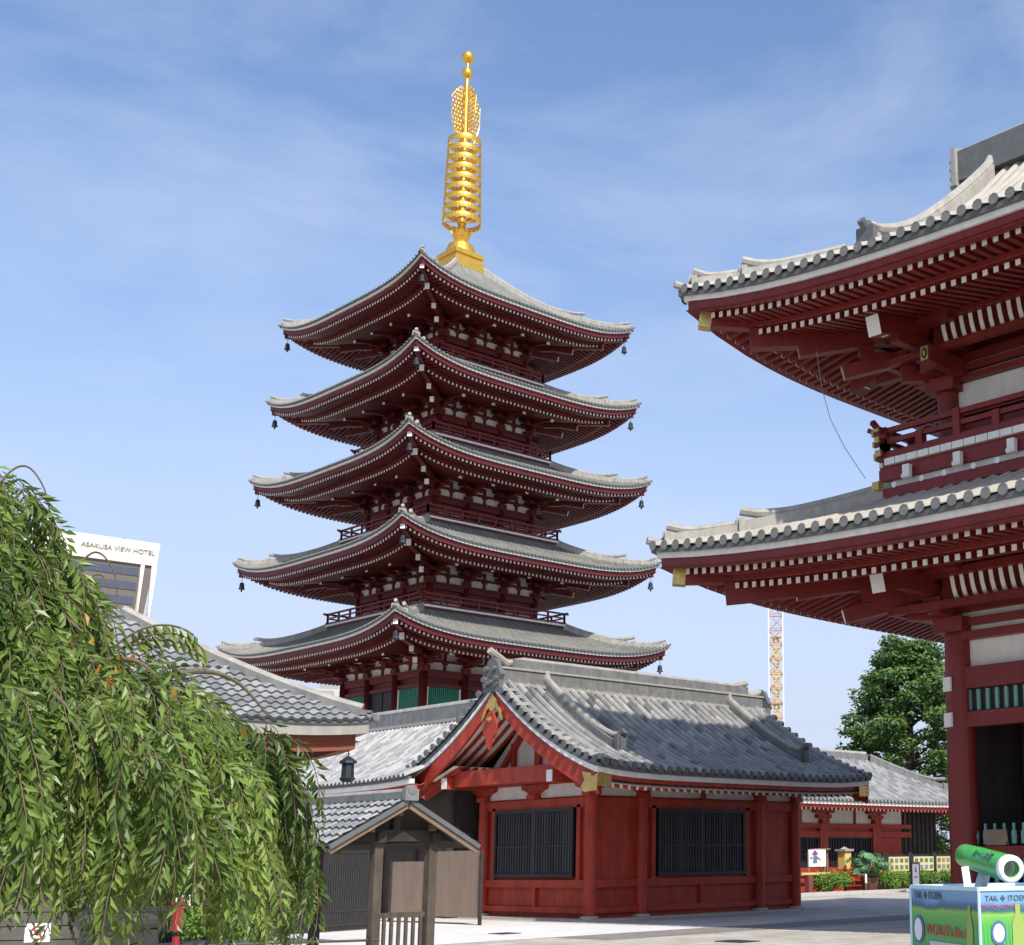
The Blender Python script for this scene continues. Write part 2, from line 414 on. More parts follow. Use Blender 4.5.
    for k in range(4):
        for j in range(3):
            a,c=pil[j]+.3,pil[j+1]-.3
            mb=MB(); mb.M=RZ(k); z0,z1=zf+.35,zb-.84
            if j==1:
                mb.box((b-.1,(a+c)/2,(z0+z1)/2),(.1,c-a,z1-z0))
                for q in range(3): mb.box((b-.04,a+(c-a)*(q+.0)/2,(z0+z1)/2),(.06,.08,z1-z0))
                mb.build('door',[M['black'] if i==0 else M['wood_dark']],wall)
            elif i==0:
                mb.m=0; mb.box((b-.1,(a+c)/2,(z0+z1)/2),(.08,c-a,z1-z0))
                q=a+.06
                while q<c: mb.beam((b-.04,q,z0),(b-.04,q,z1),.07,.07,up=(1,0,0)); q+=.13
                mb.m=1
                for q in(a-.02,c+.02): mb.box((b-.02,q,(z0+z1)/2),(.1,.1,z1-z0))
                mb.build('lattice_window',[M['green'],M['white']],wall)
            else:
                mb.m=0; mb.box((b-.1,(a+c)/2,(z0+z1)/2),(.08,c-a,z1-z0))
                mb.m=1
                mb.box((b-.05,(a+c)/2,(z0+z1)/2),(.06,.09,z1-z0)); mb.box((b-.046,(a+c)/2,(z0+z1)/2+.1),(.06,c-a,.1))
                mb.build('plaster_panel',[M['plaster'],M['red_pag']],wall)
    if i:
        h=RH[i]; mb=MB()
        mb.m=0; mb.box((0,0,zf-.06),(2*h-.1,2*h-.1,.14))
        for k in range(4):
            mb.M=RZ(k); mb.m=1; mb.box((h-.02,0,zf+.02),(.12,2*h+.02,.11)); mb.m=0; mb.box((h-.3,0,zf-.2),(.25,2*h-.8,.2))
        bal=mb.build('balcony',[M['red_pag'],M['white']],pag)
        for k in range(4):
            mb=MB(); mb.M=RZ(k)
            for zz,ex,w in((.68,.3,.1),(.42,.0,.08),(.12,.12,.1)): mb.beam((h-.12,-h-ex+.12,zf+zz+.06),(h-.12,h+ex-.12,zf+zz+.06),w,w)
            n=9
            for q in range(n): 
                y=-h+.12+(2*h-.24)*q/(n-1); mb.box((h-.12,y,zf+.4),(.1,.1,.62))
            mb.build('railing',[M['red_gate']],bal)
# base
mb=MB(); mb.box((0,0,2.5),(19,19,5)); mb.build('podium',[M['plaster']],pag)
# finial
mb=MB()
mb.box((0,0,38.35),(2.25,2.25,.6)); mb.box((0,0,38.8),(1.9,1.9,.3)); mb.box((0,0,39.1),(2.1,2.1,.3))
mb.lathe([(.95,0),(.93,.25),(.8,.6),(.55,.82),(.36,.92),(.40,1.0),(.44,1.1),(.5,1.2),(.56,1.4),(.54,1.4),(.42,1.22),(.3,1.25),(.25,1.6),(.25,2.0)],24,(0,0,39.26))
for q in range(12):
    a=2*math.pi*q/12; mb.beam((.45*math.cos(a),.45*math.sin(a),40.4),(.66*math.cos(a),.66*math.sin(a),40.85),.16,.04)
mb.lathe([(.25,40.8),(.22,47),(.17,47.2),(.14,51),(.1,52),(.1,53)],14)
fin=mb.build('finial',[M['gold']],pag)
for q in range(9):
    z=41.55+q*.68; r=1.22-.02*q
    mb=MB()
    mb.lathe([(r-.06,-.16),(r,-.17),(r+.02,0),(r,.17),(r-.06,.16),(r-.06,-.16)],36,(0,0,z),caps=False)
    mb.lathe([(.24,-.13),(.31,-.13),(.31,.13),(.24,.13)],16,(0,0,z),caps=False)
    for e in range(4):
        a=2*math.pi*(e+.5)/4; mb.beam((.3*math.cos(a),.3*math.sin(a),z),((r-.03)*math.cos(a),(r-.03)*math.sin(a),z),.06,.07)
    for e in range(8):
        a=2*math.pi*e/8; mb.tube([(r*math.cos(a),r*math.sin(a),z-.15),(r*math.cos(a),r*math.sin(a),z-.23)],.016,5)
    mb.build('ring',[M['gold']],fin)
for k in range(4):
    mb=MB(); mb.M=RZ(k)
    z0,z1=47.25,50.75
    def wid(f): return min(.62+1.1*f,1.0,.45+2.6*(1-f))
    for row in range(13):
        f=row/12; z=z0+(z1-z0)*f; w=wid(f); n=max(2,int(w/.22))
        for e in range(n):
            x=.16+(w-.16)*(e+.5)/n+(.05 if row%2 else -.03); rr=.13
            mb.tube([(x+rr*math.cos(a),0,z+rr*1.15*math.sin(a)) for a in [R(30*u) for u in range(13)]],.026,5,caps=False)
    mb.tube([(wid(f)+.06,0,z0+(z1-z0)*f) for f in [u/14 for u in range(15)]],.035,5)
    mb.build('flame_plate',[M['gold']],fin)
for z,r in((51.95,.36),(53.12,.4)):
    mb=MB(); mb.lathe([(max(.03,r*math.sin(math.pi*q/10)),-r*math.cos(math.pi*q/10)) for q in range(11)],18,(0,0,z)); mb.build('jewel',[M['gold']],fin,smooth=True)

# ------------------------------------------------------------------ GATE
GX,GY=31.27,8.23
gate=thing('temple_gate','huge two storey red temple gate with bright tile roofs at the frame edge','gate',(GX,GY,0))
HX,HY=4.1,10.5
RM=M['red_gate']
def gate_roof(rf,E,goldz,dist,label,gab=None):
    mb=MB()
    for k in range(4): rf.round_tiles(mb,k,.40,.115,1.4,nt=30,nd=10,varf=lambda:.3+.4*random.random(),ext=.1,capm=1)
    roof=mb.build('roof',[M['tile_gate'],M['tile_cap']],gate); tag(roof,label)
    mb=MB()
    for k in range(4):
        mb.m=1; rf.strip(mb,k,.02,.16,-.03,-.16)
        mb.m=0; rf.strip(mb,k,.12,.28,-.16,-.3)
    mb.build('eave_edge',[M['white'],M['tile_dark']],roof)
    mb=MB()
    for k in range(4):
        mb.m=0; rf.strip(mb,k,.2,.42,-.3,-.56)
        rf.soffit(mb,k,E,drop=.52,slope=.24,i1=.5,i2=1.35,pitch=.28,rw=.135,rh=.16,drop2=.3)
    mb.build('soffit',[RM,M['white']],roof)
    for k in range(4):
        A,L=rf.AL(0)
        mb=MB(); mb.M=Matrix.Scale(1 if k in(0,1) else -1,4,(1,0,0))@Matrix.Scale(1 if k in(0,2) else -1,4,(0,1,0))
        def dp(d,dz): return (A-d,L-d,rf.zs(0,L-d,d,E,.52,.24)+dz)
        mb.m=0; mb.beam(dp(.42,-.2),dp(2.2,-.2),.3,.42,capm=1)
        mb.beam(dp(1.3,-.6),dp(E,-.62),.34,.5,capm=0)
        # gilt sleeve on the beam end
        mb.m=1; mb.beam(dp(.40,-.2),dp(.62,-.21),.325,.445)
        mb.build('corner_beam',[RM,M['gold_plate']],roof)
        mb=MB(); mb.M=Matrix.Scale(1 if k in(0,1) else -1,4,(1,0,0))@Matrix.Scale(1 if k in(0,2) else -1,4,(0,1,0))
        ds=[.35+(dist-.35)*q/18 for q in range(19)]; c=6
        ridge_seg(mb,[rf.hip(d,z=.03) for d in ds[:c+1]],.30,.30,.14,oni=1.0,pale=0)
        ridge_seg(mb,[rf.hip(d,z=.03) for d in ds[c:]],.34,.40,.18,oni=1.0,pale=0)
        mb.tube([rf.hip(.5,z=.06),rf.hip(.12,z=.07),rf.hip(-.1,z=.13)],.1,8)
        mb.build('hip_ridge',[M['ridge_light']],roof)
    return roof
lowR=Roof(HX+5.3,HY+5.3,4.3,8.62,1.75,.7,.55,4,5)
lroof=gate_roof(lowR,5.3,0,4.2,'lower skirt roof of the gate')
YV=HY+1.65
upR=Roof(HX+4.85,HY+4.85,(HX+4.85,4.85-1.65),14.95,6.2,.55,.9,4,5.2,Lmin=(YV,HX+4.85-(4.85-1.65)))
uroof=gate_roof(upR,4.85,0,3.05,'upper hip and gable roof of the gate')
# main ridge, descending ridges, gable boards
mb=MB()
mb.box((0,0,21.65),(.62,2*(YV+.35),.95)); mb.m=1; mb.tube([(0,-YV-.6,22.2),(0,-YV-.2,22.12),(0,YV+.2,22.12),(0,YV+.6,22.22)],.2,8)
for sg in(-1,1):
    mb.box((0,sg*(YV+.42),21.6),(.9,.16,1.2)); mb.box((0,sg*(YV+.5),21.6),(.5,.2,.8))
    for q in range(4): mb.tube([(-.12,sg*(YV+.5),21.15+.27*q),(-.12,sg*(YV+.72),21.15+.27*q)],.08,8)
mb.build('main_ridge',[M['tile_dark'],M['ridge_light']],uroof)
for sx in(-1,1):
    for sy in(-1,1):
        mb=MB()
        pts=[]
        for q in range(15):
            d=3.0+(HX+4.85-.35-3.0)*q/14; pts.append((sx*(HX+4.85-d),sy*(YV-.75),upR.z(0,YV-.75,d)+.05))
        mb.m=0; ridge_seg(mb,pts,.4,.5,.2,oni=1.0,pale=0)
        x,y,z=pts[-1]; mb.tube([(x,y,z+.4),(x-sx*.1,y,z+.6),(x-sx*.25,y,z+.75)],.15,8)
        x,y,z=pts[0]; mb.m=1; mb.box((x+sx*.16,y,z+.28),(.24,.55,.62)); mb.tube([(x+sx*.2,y,z+.55),(x+sx*.42,y,z+.72)],.12,8)
        mb.build('descending_ridge',[M['ridge_light'],M['tile_dark']],uroof)
for sg in(-1,1):
    mb=MB()
    n=16
    for sx in(-1,1):
        pts=[(sx*(HX+4.85-d),sg*(YV-.1),upR.z(0,0,d)-.35) for d in [2.6+(HX+4.85-2.6)*q/n for q in range(n+1)]]
        mb.sweep(pts,[(-.08,-.3),(.08,-.3),(.08,.3),(-.08,.3)])
    mb.m=1
    g=[(-(HX+4.85-d),upR.z(0,0,d)-.5) for d in [3.2+(HX+4.85-3.2)*q/10 for q in range(11)]]
    g=g+[(-x,z) for x,z in g[-2::-1]]
    mb.prism(g,.1,(0,sg*(YV-1.0),0),(1,0,0),(0,0,1),(0,1,0))
    mb.build('gable_board',[RM,M['plaster']],uroof)
# lower storey
ycols=[10.5,6.0,2.0,-2.0,-6.0,-10.5]
mb=MB()
mb.box((1.1,0,3.3),(6.0,2*HY-.6,6.6)); 
frame_=None
mb.box((0,HY-.12,3.3),(2*HX-.5,.16,6.6)); mb.box((0,-HY+.12,3.3),(2*HX-.5,.16,6.6))
mb.build('inner_wall',[M['wood_dark']],gate)
for x in(-HX,HX):
    for y in ycols:
        mb=MB(); mb.m=1; mb.lathe([(.55,0),(.55,.14),(.46,.28)],16,(x,y,0)); mb.m=0
        mb.tube([(x,y,.28),(x,y,2.5),(x,y,6.9)],[.37,.365,.33],24)
        mb.build('pillar',[RM,M['stone']],gate,smooth=False)
def ring(mb,out,z0,z1,th=.3):
    """band round the building at distance out from the pillar lines"""
    hx,hy=HX+out,HY+out
    for sg in(-1,1):
        mb.box((sg*hx,0,(z0+z1)/2),(th,2*hy+th,z1-z0)); mb.box((0,sg*hy,(z0+z1)/2),(2*hx-th,th,z1-z0))
mb=MB()
ring(mb,0,5.6,6.12,.34); ring(mb,0,4.68,5.04,.34); ring(mb,.02,6.78,6.98,.4); ring(mb,.02,7.12,7.3,.36); ring(mb,.02,7.46,7.62,.36); ring(mb,1.1,7.42,7.6,.2)
ring(mb,0,1.6,1.88,.3); ring(mb,0,.3,.5,.3)
mb.build('tie_beam',[RM],gate)
mb=MB(); ring(mb,-.08,6.12,6.78,.1); ring(mb,-.02,6.98,7.12,.1); ring(mb,-.02,7.3,7.46,.1); mb.build('plaster_band',[M['plaster']],gate)
mb=MB(); ring(mb,-.06,5.04,5.6,.1)
mb.build('lattice_back',[M['black']],gate)
mb=MB()
for sg in(-1,1):
    q=-HY+.4
    while q<HY:
        mb.box((sg*(HX+.04),q,5.32),(.07,.085,.5)); mb.box((sg*(HX-.02),q,2.08),(.08,.1,.3)); mb.box((sg*(HX-.02),q,2.3),(.05,.05,.2)); mb.tube([(sg*(HX-.02),q,1.95),(sg*(HX-.02),q,2.12),(sg*(HX-.02),q,2.27)],[.05,.075,.03],8)
        mb.box((sg*(HX-.02),q,1.05),(.05,.09,1.1))
        q+=.26 if q<99 else 1
    q=-HX+.4
    while q<HX: mb.box((q,sg*(HY+.04),5.32),(.085,.07,.5)); q+=.17
mb.build('baluster_screen',[M['teal']],gate)
# coved white ribs below the eaves
mb=MB()
for k in(0,1,2,3):
    mb.M=RZ(k); A,L=(HX,HY) if k%2==0 else (HY,HX)
    for (zz,o0) in((7.62,.0),(13.98,.0)):
        n=int(2*(L-.6)/.27)
        for q in range(n):
            t=-L+.75+q*.27
            if abs(t)>L-.7: continue
            mb.m=1; mb.sweep([(A+1.0,t,zz-.02),(A+1.1,t,zz+.08),(A+1.18,t,zz+.26),(A+1.24,t,zz+.5)],[(-.055,-.02),(.055,-.02),(.055,.03),(-.055,.03)],side=(0,1,0))
        mb.m=0; mb.box((A+.95,0,zz+.28),(.1,2*L-.6,.6)); mb.box((A+1.28,0,zz+.6),(.26,2*L+1.6,.18))
mb.build('eave_rib',[RM,M['white']],gate)
# brackets
for lev,(z0,z1,re) in enumerate(((6.98,8.85,2.3),(13.1,15.1,2.2))):
    for k in(1,2):
        A,L=(HX,HY) if k%2==0 else (HY,HX)
        ts=[-10.5,-6,-2,2,6,10.5] if k==2 else [-4.1,0,4.1]
        for t in ts:
            mb=MB(); mb.M=RZ(k)
            bracket(mb,A,t,z0+.003*k,z1+.003*k,re,.40+.012*k,sc=1.5)
            if abs(t)>L-.1 and k==2: bracket(mb,A,t,z0+.006,z1+.006,re,.30,diag=True,sc=1.25,cap=2 if lev else 1)
            # white curled nose blocks
            mb.m=1
            mb.box((A+re+.42,t,z0+.95),(.1,.2,.24)); mb.tube([(A+re+.34,t-.11,z0+1.02),(A+re+.34,t+.11,z0+1.02)],.08,8)
            mb.m=0; mb.box((A+re*.5,t,z0+.95),(re,.26,.3))
            mb.build('bracket',[RM,M['white'],M['gold_plate']],gate)
# big cantilever beams at the corner seen from below
for lev,(zz,re) in enumerate(((8.55,2.3),(14.75,2.3))):
    for k,t in((1,4.1),(1,2.9),(2,-10.5),(2,-9.3),(1,-4.1)):
        mb=MB(); mb.M=RZ(k); A=HX if k==2 else HY
        mb.m=0; mb.beam((A+re,t,zz),(A-.2,t,zz+.12),.28,.44,capm=1)
        mb.build('cantilever_beam',[RM,M['wood_pale']],gate)
mb=MB(); mb.m=0; p0=Vector((25.45-GX,18.2-GY,13.6)); d=Vector((-1,.0,0)).normalized()
mb.beam(p0,p0-d*1.9,.3,.42,capm=0)
mb.m=2; mb.beam(p0+d*.012,p0,.24,.38); mb.m=1
for wz,hz_,o in((.21,.35,.02),): mb.prism([(-wz/2,-hz_/2),(wz/2,-hz_/2),(wz/2,hz_/2),(-wz/2,hz_/2)],.006,p0+d*.013,(0,1,0),(0,0,1),d)
mb.m=2; mb.prism([(.08*math.cos(R(20*q)),.14*math.sin(R(20*q))) for q in range(18)],.006,p0+d*.022,(0,1,0),(0,0,1),d)
mb.m=1; mb.prism([(.04*math.cos(R(45*q)),.08*math.sin(R(45*q))) for q in range(8)],.006,p0+d*.03,(0,1,0),(0,0,1),d)
mb.build('emblem_beam',[RM,M['gold_plate'],M['black']],gate)
# plates on the corner pillar
for z in(5.72,4.86):
    mb=MB()
    mb.box((-HX-.36,HY+.1,z),(.06,.26,.34),R(-14))
    mb.build('white_plate',[M['white']],gate)
# upper storey and balcony
mb=MB(); mb.box((0,0,12.3),(2*HX-.3,2*HY-.3,5.0)); uw=mb.build('upper_wall',[RM],gate)
mb=MB()
for x in(-HX,HX):
    for y in ycols: mb=MB(); mb.tube([(x,y,10.3),(x,y,13.1)],.29,16); mb.build('upper_pillar',[RM],uw)
mb=MB(); ring(mb,-.1,12.62,13.3,.14); ring(mb,-.0,13.45,13.52,.1); ring(mb,0,13.72,13.79,.1); mb.build('plaster_band',[M['plaster']],uw)
mb=MB(); ring(mb,0,12.4,12.62,.3); ring(mb,.02,13.3,13.45,.34); ring(mb,.02,13.55,13.72,.34); ring(mb,.02,13.8,14.0,.34); ring(mb,1.1,13.8,13.98,.2); mb.build('tie_beam',[RM],uw)
B=1.22
mb=MB()
mb.m=0; ring(mb,B,10.3,10.58,.3); mb.box((0,0,11.05),(2*(HX+B)-.1,2*(HY+B)-.1,.2)); ring(mb,B-.05,10.8,11.1,.24)
mb.m=1; ring(mb,B-.12,10.58,10.82,.1)
mb.m=0; ring(mb,B+.02,11.34,11.5,.2); ring(mb,B-.1,11.0,11.18,.3)
bal=mb.build('balcony',[RM,M['plaster']],gate)
mb=MB()
for k in range(4):
    mb.M=RZ(k); A,L=(HX+B,HY+B) if k%2==0 else (HY+B,HX+B)
    n=int(2*L/.34)
    for q in range(n):
        t=-L+.17+q*.34+(2*L-n*.34)/2
        if q%1==0: mb.box((A+.1,t,11.26),(.12,.315,.17))
    for q in range(int(2*L/1.5)+1):
        t=-L+.9+q*1.5
        if t>L-.4: break
        nb_=MB(); nb_.M=RZ(k); nb_.box((A+.2,t,10.92),(.14,.2,.24)); nb_.tube([(A+.24,t-.12,10.76),(A+.24,t+.12,10.76)],.07,8)
        for sg in(-1,1): nb_.tube([(A+.17,t+sg*.42,10.62),(A+.2,t+sg*.42,10.62)],.075,10)
        nb_.build('nose_block',[M['white']],bal)
mb.build('joist_row',[M['white']],bal)
for k in range(4):
    mb=MB(); mb.M=RZ(k); A,L=(HX+B,HY+B) if k%2==0 else (HY+B,HX+B)
    for z,ex,w in((12.12,.3,.13),(11.84,.28,.12),(11.5,.24,.15)):
        mb.m=0; mb.beam((A-.05,-L-ex,z),(A-.05,L+ex,z),w,w)
        mb.m=1
        for sg in(-1,1): mb.box((A-.05,sg*(L+ex-.01),z),(w+.02,.06,w+.02))
    mb.m=0
    for sg in(-1,1): mb.beam((A-.05,sg*(L+.2),12.12),(A-.05,sg*(L+.45),12.26),.12,.12); 
    n=int(2*L/1.1)
    for q in range(n+1):
        t=-L+.05+(2*L-.1)*q/n; mb.box((A-.05,t,11.85 if q%2==0 else 11.7),(.2,.2,.72 if q%2==0 else .42))
    mb.m=1; mb.box((A+.02,L+.2,10.66),(.2,.2,.22))
    mb.build('railing',[RM,M['gold_plate']],bal)
# notice board propped on the gate sill
t=thing('notice_board','small tan notice board leaning on the gate sill by teal balusters','board',(27.0,17.72,1.9))
mb=MB(); mb.m=0; mb.prism([(-.27,0),(.27,0),(.23,.36),(-.31,.36)],.03,(0,0,0),(.35,-.94,0),(-.15,-.1,.98),(-.94,-.35,0))
p=mb.build('panel',[M['board']],t)
mb=MB(); mb.box((.06,0,.12),(.04,.5,.24)); mb.build('stand',[M['wood_dark']],t)
# thin cable between the gate's roofs
mb=MB(); mb.tube([(24.36,20.7,14.0),(24.5,20.66,13.05),(24.7,20.58,12.3),(25.05,20.42,11.6),(25.5,20.15,10.85)],.009,5)
tag(mb.build('hanging_cable',[M['cable']]),'thin grey cable slanting between the upper eave and balcony of the gate','cable')

# ------------------------------------------------------------------ RED HALL (foreground)
X0,X1,Y0,Y1=25.44,34.26,30.35,35.41
CXh,CYh=29.425,32.75
hall=thing('red_hall','low vermilion hall with dark barred windows and grey gabled tile roof','hall',(CXh,CYh,0))
RHm=M['red_hall']
HL=5.78; HA=4.86
hr=Roof(HA,HL,HA-.1,4.08,2.72,.62,.16,5,3.5,Lmin=(0,HL))   # sides 1 and 3 carry the slopes
# slopes face +Y (k=1) and -Y (k=3); along-eave half length = HL
hr.h=(HL,HA); hr.Lmin=(HA,HL); hr.dend=HA-.12; hr.dtot=HA-.12
mb=MB()
def hv():
    r=random.random(); return .38+.48*r if r>.07 else .15
for k in(1,3): hr.round_tiles(mb,k,.33,.098,.30,nt=16,nd=12,varf=hv,ext=.08,capm=1,base=.3,basem=2,stilt=.05)
roof=mb.build('roof',[M['tile_hall'],M['tile_dark'],M['tile_valley']],hall)
for k in(1,3):
    mb=MB()
    mb.m=1; hr.strip(mb,k,.02,.14,-.02,-.11)
    mb.m=0; hr.strip(mb,k,.08,.24,-.11,-.25)
    mb.m=2; hr.strip(mb,k,.2,.34,-.25,-.36)
    mb.build('eave_edge',[M['white'],M['tile_dark'],RHm],roof)
mb=MB()
for k in(1,3): hr.soffit(mb,k,HA-2.2,drop=.53,slope=.36,i1=.42,pitch=.30,rw=.1,rh=.17,two=False,board=2)
mb.build('soffit',[RHm,M['white'],M['soffit_white']],roof)
# verge tiles, barge boards, gilt fittings at both gables
for sx,nm in((-1,'south'),(1,'north')):
    mb=MB()
    for k in(1,3):
        sy=1 if k==1 else -1
        nst=15
        for q in range(nst):
            d=.12+(HA-.35)*q/(nst-1); z=hr.z(k,HL,d); y=sy*(HA-d)
            pr=[(math.cos(math.pi*e/4)*.1,math.sin(math.pi*e/4)*.1) for e in range(5)]
            mb.m=0; vv=hv()
            mb.sweep([(sx*(HL-.42),y,z+.06),(sx*(HL+.09),y,z+.03)],pr,side=(0,1,0),varf=lambda e:vv,closed=False,caps=False)
            mb.m=1; mb.tube([(sx*(HL+.06),y,z+.04),(sx*(HL+.1),y,z+.04)],.108,10)
        pts=[(sx*(HL-.46),sy*(HA-d),hr.z(k,HL,d)+.06) for d in [.3+(HA-.5)*q/12 for q in range(13)]]
        mb.m=0; mb.sweep(pts,[(-.1,0),(.1,0),(.08,.1),(0,.14),(-.08,.1)],side=(1,0,0))
    mb.build('verge_tiles',[M['tile_hall'],M['tile_dark']],roof)
    ys=[HA-.02-d for d in [(HA-.02)*q/20 for q in range(21)]]
    for sy in(-1,1):
        k=1 if sy==1 else 3; mb=MB()
        def zz(d): return hr.z(k,HL,d)
        ds=[(HA)*q/22 for q in range(23)]
        def band(x,th,o0,o1,m,i0=0):
            mb.m=m
            a=[];b=[]
            for d in ds:
                y=max(0,HA-.08-d); wd=1-.25*(d/HA)
                a.append((y*sy,zz(min(d,HA-.1))+o0)); b.append((y*sy,zz(min(d,HA-.1))+o1*wd))
            for e in range(len(ds)-1):
                pts=[a[e],a[e+1],b[e+1],b[e]]
                f=[(x,p[0],p[1]) for p in pts]; g=[(x+th*sx,p[0],p[1]) for p in pts]
                mb.poly(f); mb.poly(g); mb.poly([f[0],f[1],g[1],g[0]]); mb.poly([f[3],f[2],g[2],g[3]])
        band(sx*(HL-.08),.07,-.02,-.13,2); band(sx*(HL-.10),.07,-.13,-.29,1); band(sx*(HL-.16),.09,-.29,-.86,0)
        mb.build('barge_board',[RHm,M['white'],M['tile_dark']],roof)
    # underside boards and rafters of the gable overhang
    mb=MB()
    for sy in(-1,1):
        k=1 if sy==1 else 3
        for j in range(10):
            d0,d1=.2+(HA-.4)*j/10,.2+(HA-.4)*(j+1)/10
            mb.m=1; mb.poly([(sx*(HL-.2),sy*(HA-d0),hr.z(k,0,d0)-.3),(sx*(HL-1.9),sy*(HA-d0),hr.z(k,0,d0)-.3),(sx*(HL-1.9),sy*(HA-d1),hr.z(k,0,d1)-.3),(sx*(HL-.2),sy*(HA-d1),hr.z(k,0,d1)-.3)])
        for q in range(5):
            x=sx*(HL-.40-.36*q); mb.m=0
            mb.sweep([(x,sy*(HA-d),hr.z(k,0,d)-.31) for d in [.3+(HA-.5)*e/10 for e in range(11)]],[(-.065,-.05),(.065,-.05),(.065,0),(-.065,0)],side=(1,0,0))
    mb.build('gable_soffit',[RHm,M['soffit_white']],roof)
    # gilt apex fitting with pendant, gilt eave caps
    mb=MB(); zt=hr.z(1,0,HA-.12)-.32; x=sx*(HL-.05)
    def sym(h): return h+[(-a,b) for a,b in h[::-1]]
    mb.m=0; mb.prism(sym([(0,.0),(.14,-.14),(.46,-.6),(.5,-.8),(.38,-.68),(.27,-.48),(.16,-.4),(.08,-.5)]),.035*sx,(x,0,zt),(0,1,0),(0,0,1),(1,0,0))
    mb.m=1; mb.prism(sym([(0,-.48),(.2,-.66),(.34,-.95),(.3,-1.2),(.17,-1.3),(.2,-1.42),(.1,-1.5),(.06,-1.62),(0,-1.66)]),.05*sx,(x+sx*.04,0,zt),(0,1,0),(0,0,1),(1,0,0))
    mb.m=0; mb.lathe([(.02,-.06),(.09,0),(.1,.05),(.02,.1)],10,(x+sx*.1,0,zt-.78))
    mb.build('gable_pendant',[M['gold_plate'],RHm],roof); mb=MB()
    for sy in(-1,1): mb.prism([(0,0),(-.62,.1),(-.5,-.14),(-.66,-.3),(-.5,-.46),(0,-.42)],.03*sx,(sx*(HL-.04),sy*(HA-.12),4.08-.16),(0,sy,0),(0,0,1),(1,0,0)); 
    for sy in(-1,1): mb.box((sx*(HL-.26),sy*(HA-.1),3.78),(.5,.03,.34))
    mb.build('gilt_cap',[M['gold_plate'],RHm],roof)
    # end tile
mb=MB()
zt=hr.z(1,0,HA-.12)
mb.m=0; mb.box((0,0,zt+.2),(2*HL-.35,.42,.5)); mb.box((-.1,0,zt+.6),(2*HL-1.5,.3,.3))
mb.m=2; mb.box((0,0,zt-.02),(2*HL-.3,.6,.1)); mb.box((0,0,zt+.45),(2*HL-.3,.5,.06)); 
mb.m=1; mb.tube([(-HL-.12,0,zt+.95),(-HL+.5,0,zt+.62),(-HL+1.1,0,zt+.74),(HL-1.5,0,zt+.74),(HL-.8,0,zt+.9)],.11,8)
mb.tube([(HL-1.3,0,zt+.52),(HL-.5,0,zt+.52),(HL-.05,0,zt+.66)],.11,8)
mb.build('main_ridge',[M['ridge'],M['ridge_light'],M['ridge_light']],roof)
for sx in(-1,1):
    mb=MB(); x=sx*(HL-.05)
    mb.prism([(-.42,-.3),(.42,-.3),(.36,.05),(.44,.2),(.3,.42),(.22,.62),(0,.74),(-.22,.62),(-.3,.42),(-.44,.2),(-.36,.05)],.16*sx,(x-.08*sx,0,zt+.02),(0,1,0),(0,0,1),(1,0,0))
    for a,b in((-.28,.1),(.28,.1),(-.18,.4),(.18,.4),(0,.0)): mb.tube([(x,a,zt+b),(x+sx*.2,a,zt+b)],.085,8)
    mb.build('ridge_end_tile',[M['tile_dark']],roof)
    for sy,k in((1,1),(-1,3)):
        mb=MB()
        xx=sx*(HL-1.85)
        pts=[(xx,sy*(HA-d),hr.z(k,xx,d)+.05) for d in [1.35+(HA-1.55)*q/12 for q in range(13)]]
        mb.m=0
        ridge_seg(mb,pts,.24,.34,.1,pale=2)
        x,y,z=pts[-1]; mb.m=2; mb.tube([(x,y,z+.28),(x,y-sy*.02,z+.5)],.1,8)
        x,y,z=pts[0]; mb.m=1; mb.box((x,y+sy*.06,z+.2),(.34,.14,.5)); mb.box((x,y+sy*.12,z+.2),(.2,.14,.36)); mb.tube([(x,y,z+.42),(x,y+sy*.26,z+.55)],.1,8)
        mb.build('descending_ridge',[M['ridge'],M['tile_dark'],M['ridge_light']],roof)
# walls (local coordinates relative to CXh,CYh)
ax0,ax1,ay0,ay1=X0-CXh,X1-CXh,Y0-CYh,Y1-CYh
mb=MB(); mb.box(((ax0+ax1)/2,(ay0+ay1)/2,1.8),(ax1-ax0-.2,ay1-ay0-.2,3.5))
wallh=mb.build('wall',[RHm],hall)
mb=MB(); mb.box(((ax0+ax1)/2,(ay0+ay1)/2,-.02),(ax1-ax0+1.0,ay1-ay0+1.0,.16)); mb.build('plinth',[M['stone']],hall)
def lx(x): return x-CXh
def ly(y): return y-CYh
mb=MB()
# rails and panels, east face (y=ay0) and south face (x=ax0)
for z,h,pr in((3.36,.2,.06),(2.0+1.24,.12,.03),(1.02,.22,.05),(.28,.16,.05),(3.98,.18,.04)):
    mb.box(((ax0+ax1)/2,ay0+.08-pr/2,z),(ax1-ax0,.1+pr,h)); mb.box((ax0+.08-pr/2,(ay0+ay1)/2,z),(.1+pr,ay1-ay0,h))
for x in(29.9,): mb.box((lx(x),ay0+.06,.6),(.14,.12,.62))
for y in(32.9,): mb.box((ax0+.06,ly(y),.6),(.12,.14,.62))
for x in(28.0-.12,31.8+.12): mb.box((lx(x),ay0+.06,2.15),(.16,.12,2.3))
for y in(31.0-.1,34.85+.08): mb.box((ax0+.06,ly(y),2.15),(.12,.16,2.3))
mb.build('rail',[RHm],wallh)
for x in(X0,27.39,32.45,34.2):
    mb=MB(); mb.m=1; mb.lathe([(.27,.05),(.27,.1),(.23,.13)],16,(lx(x),ay0,0)); mb.m=0; mb.tube([(lx(x),ay0,.12),(lx(x),ay0,3.5)],.17,18); mb.build('pillar',[RHm,M['stone']],wallh,smooth=False)
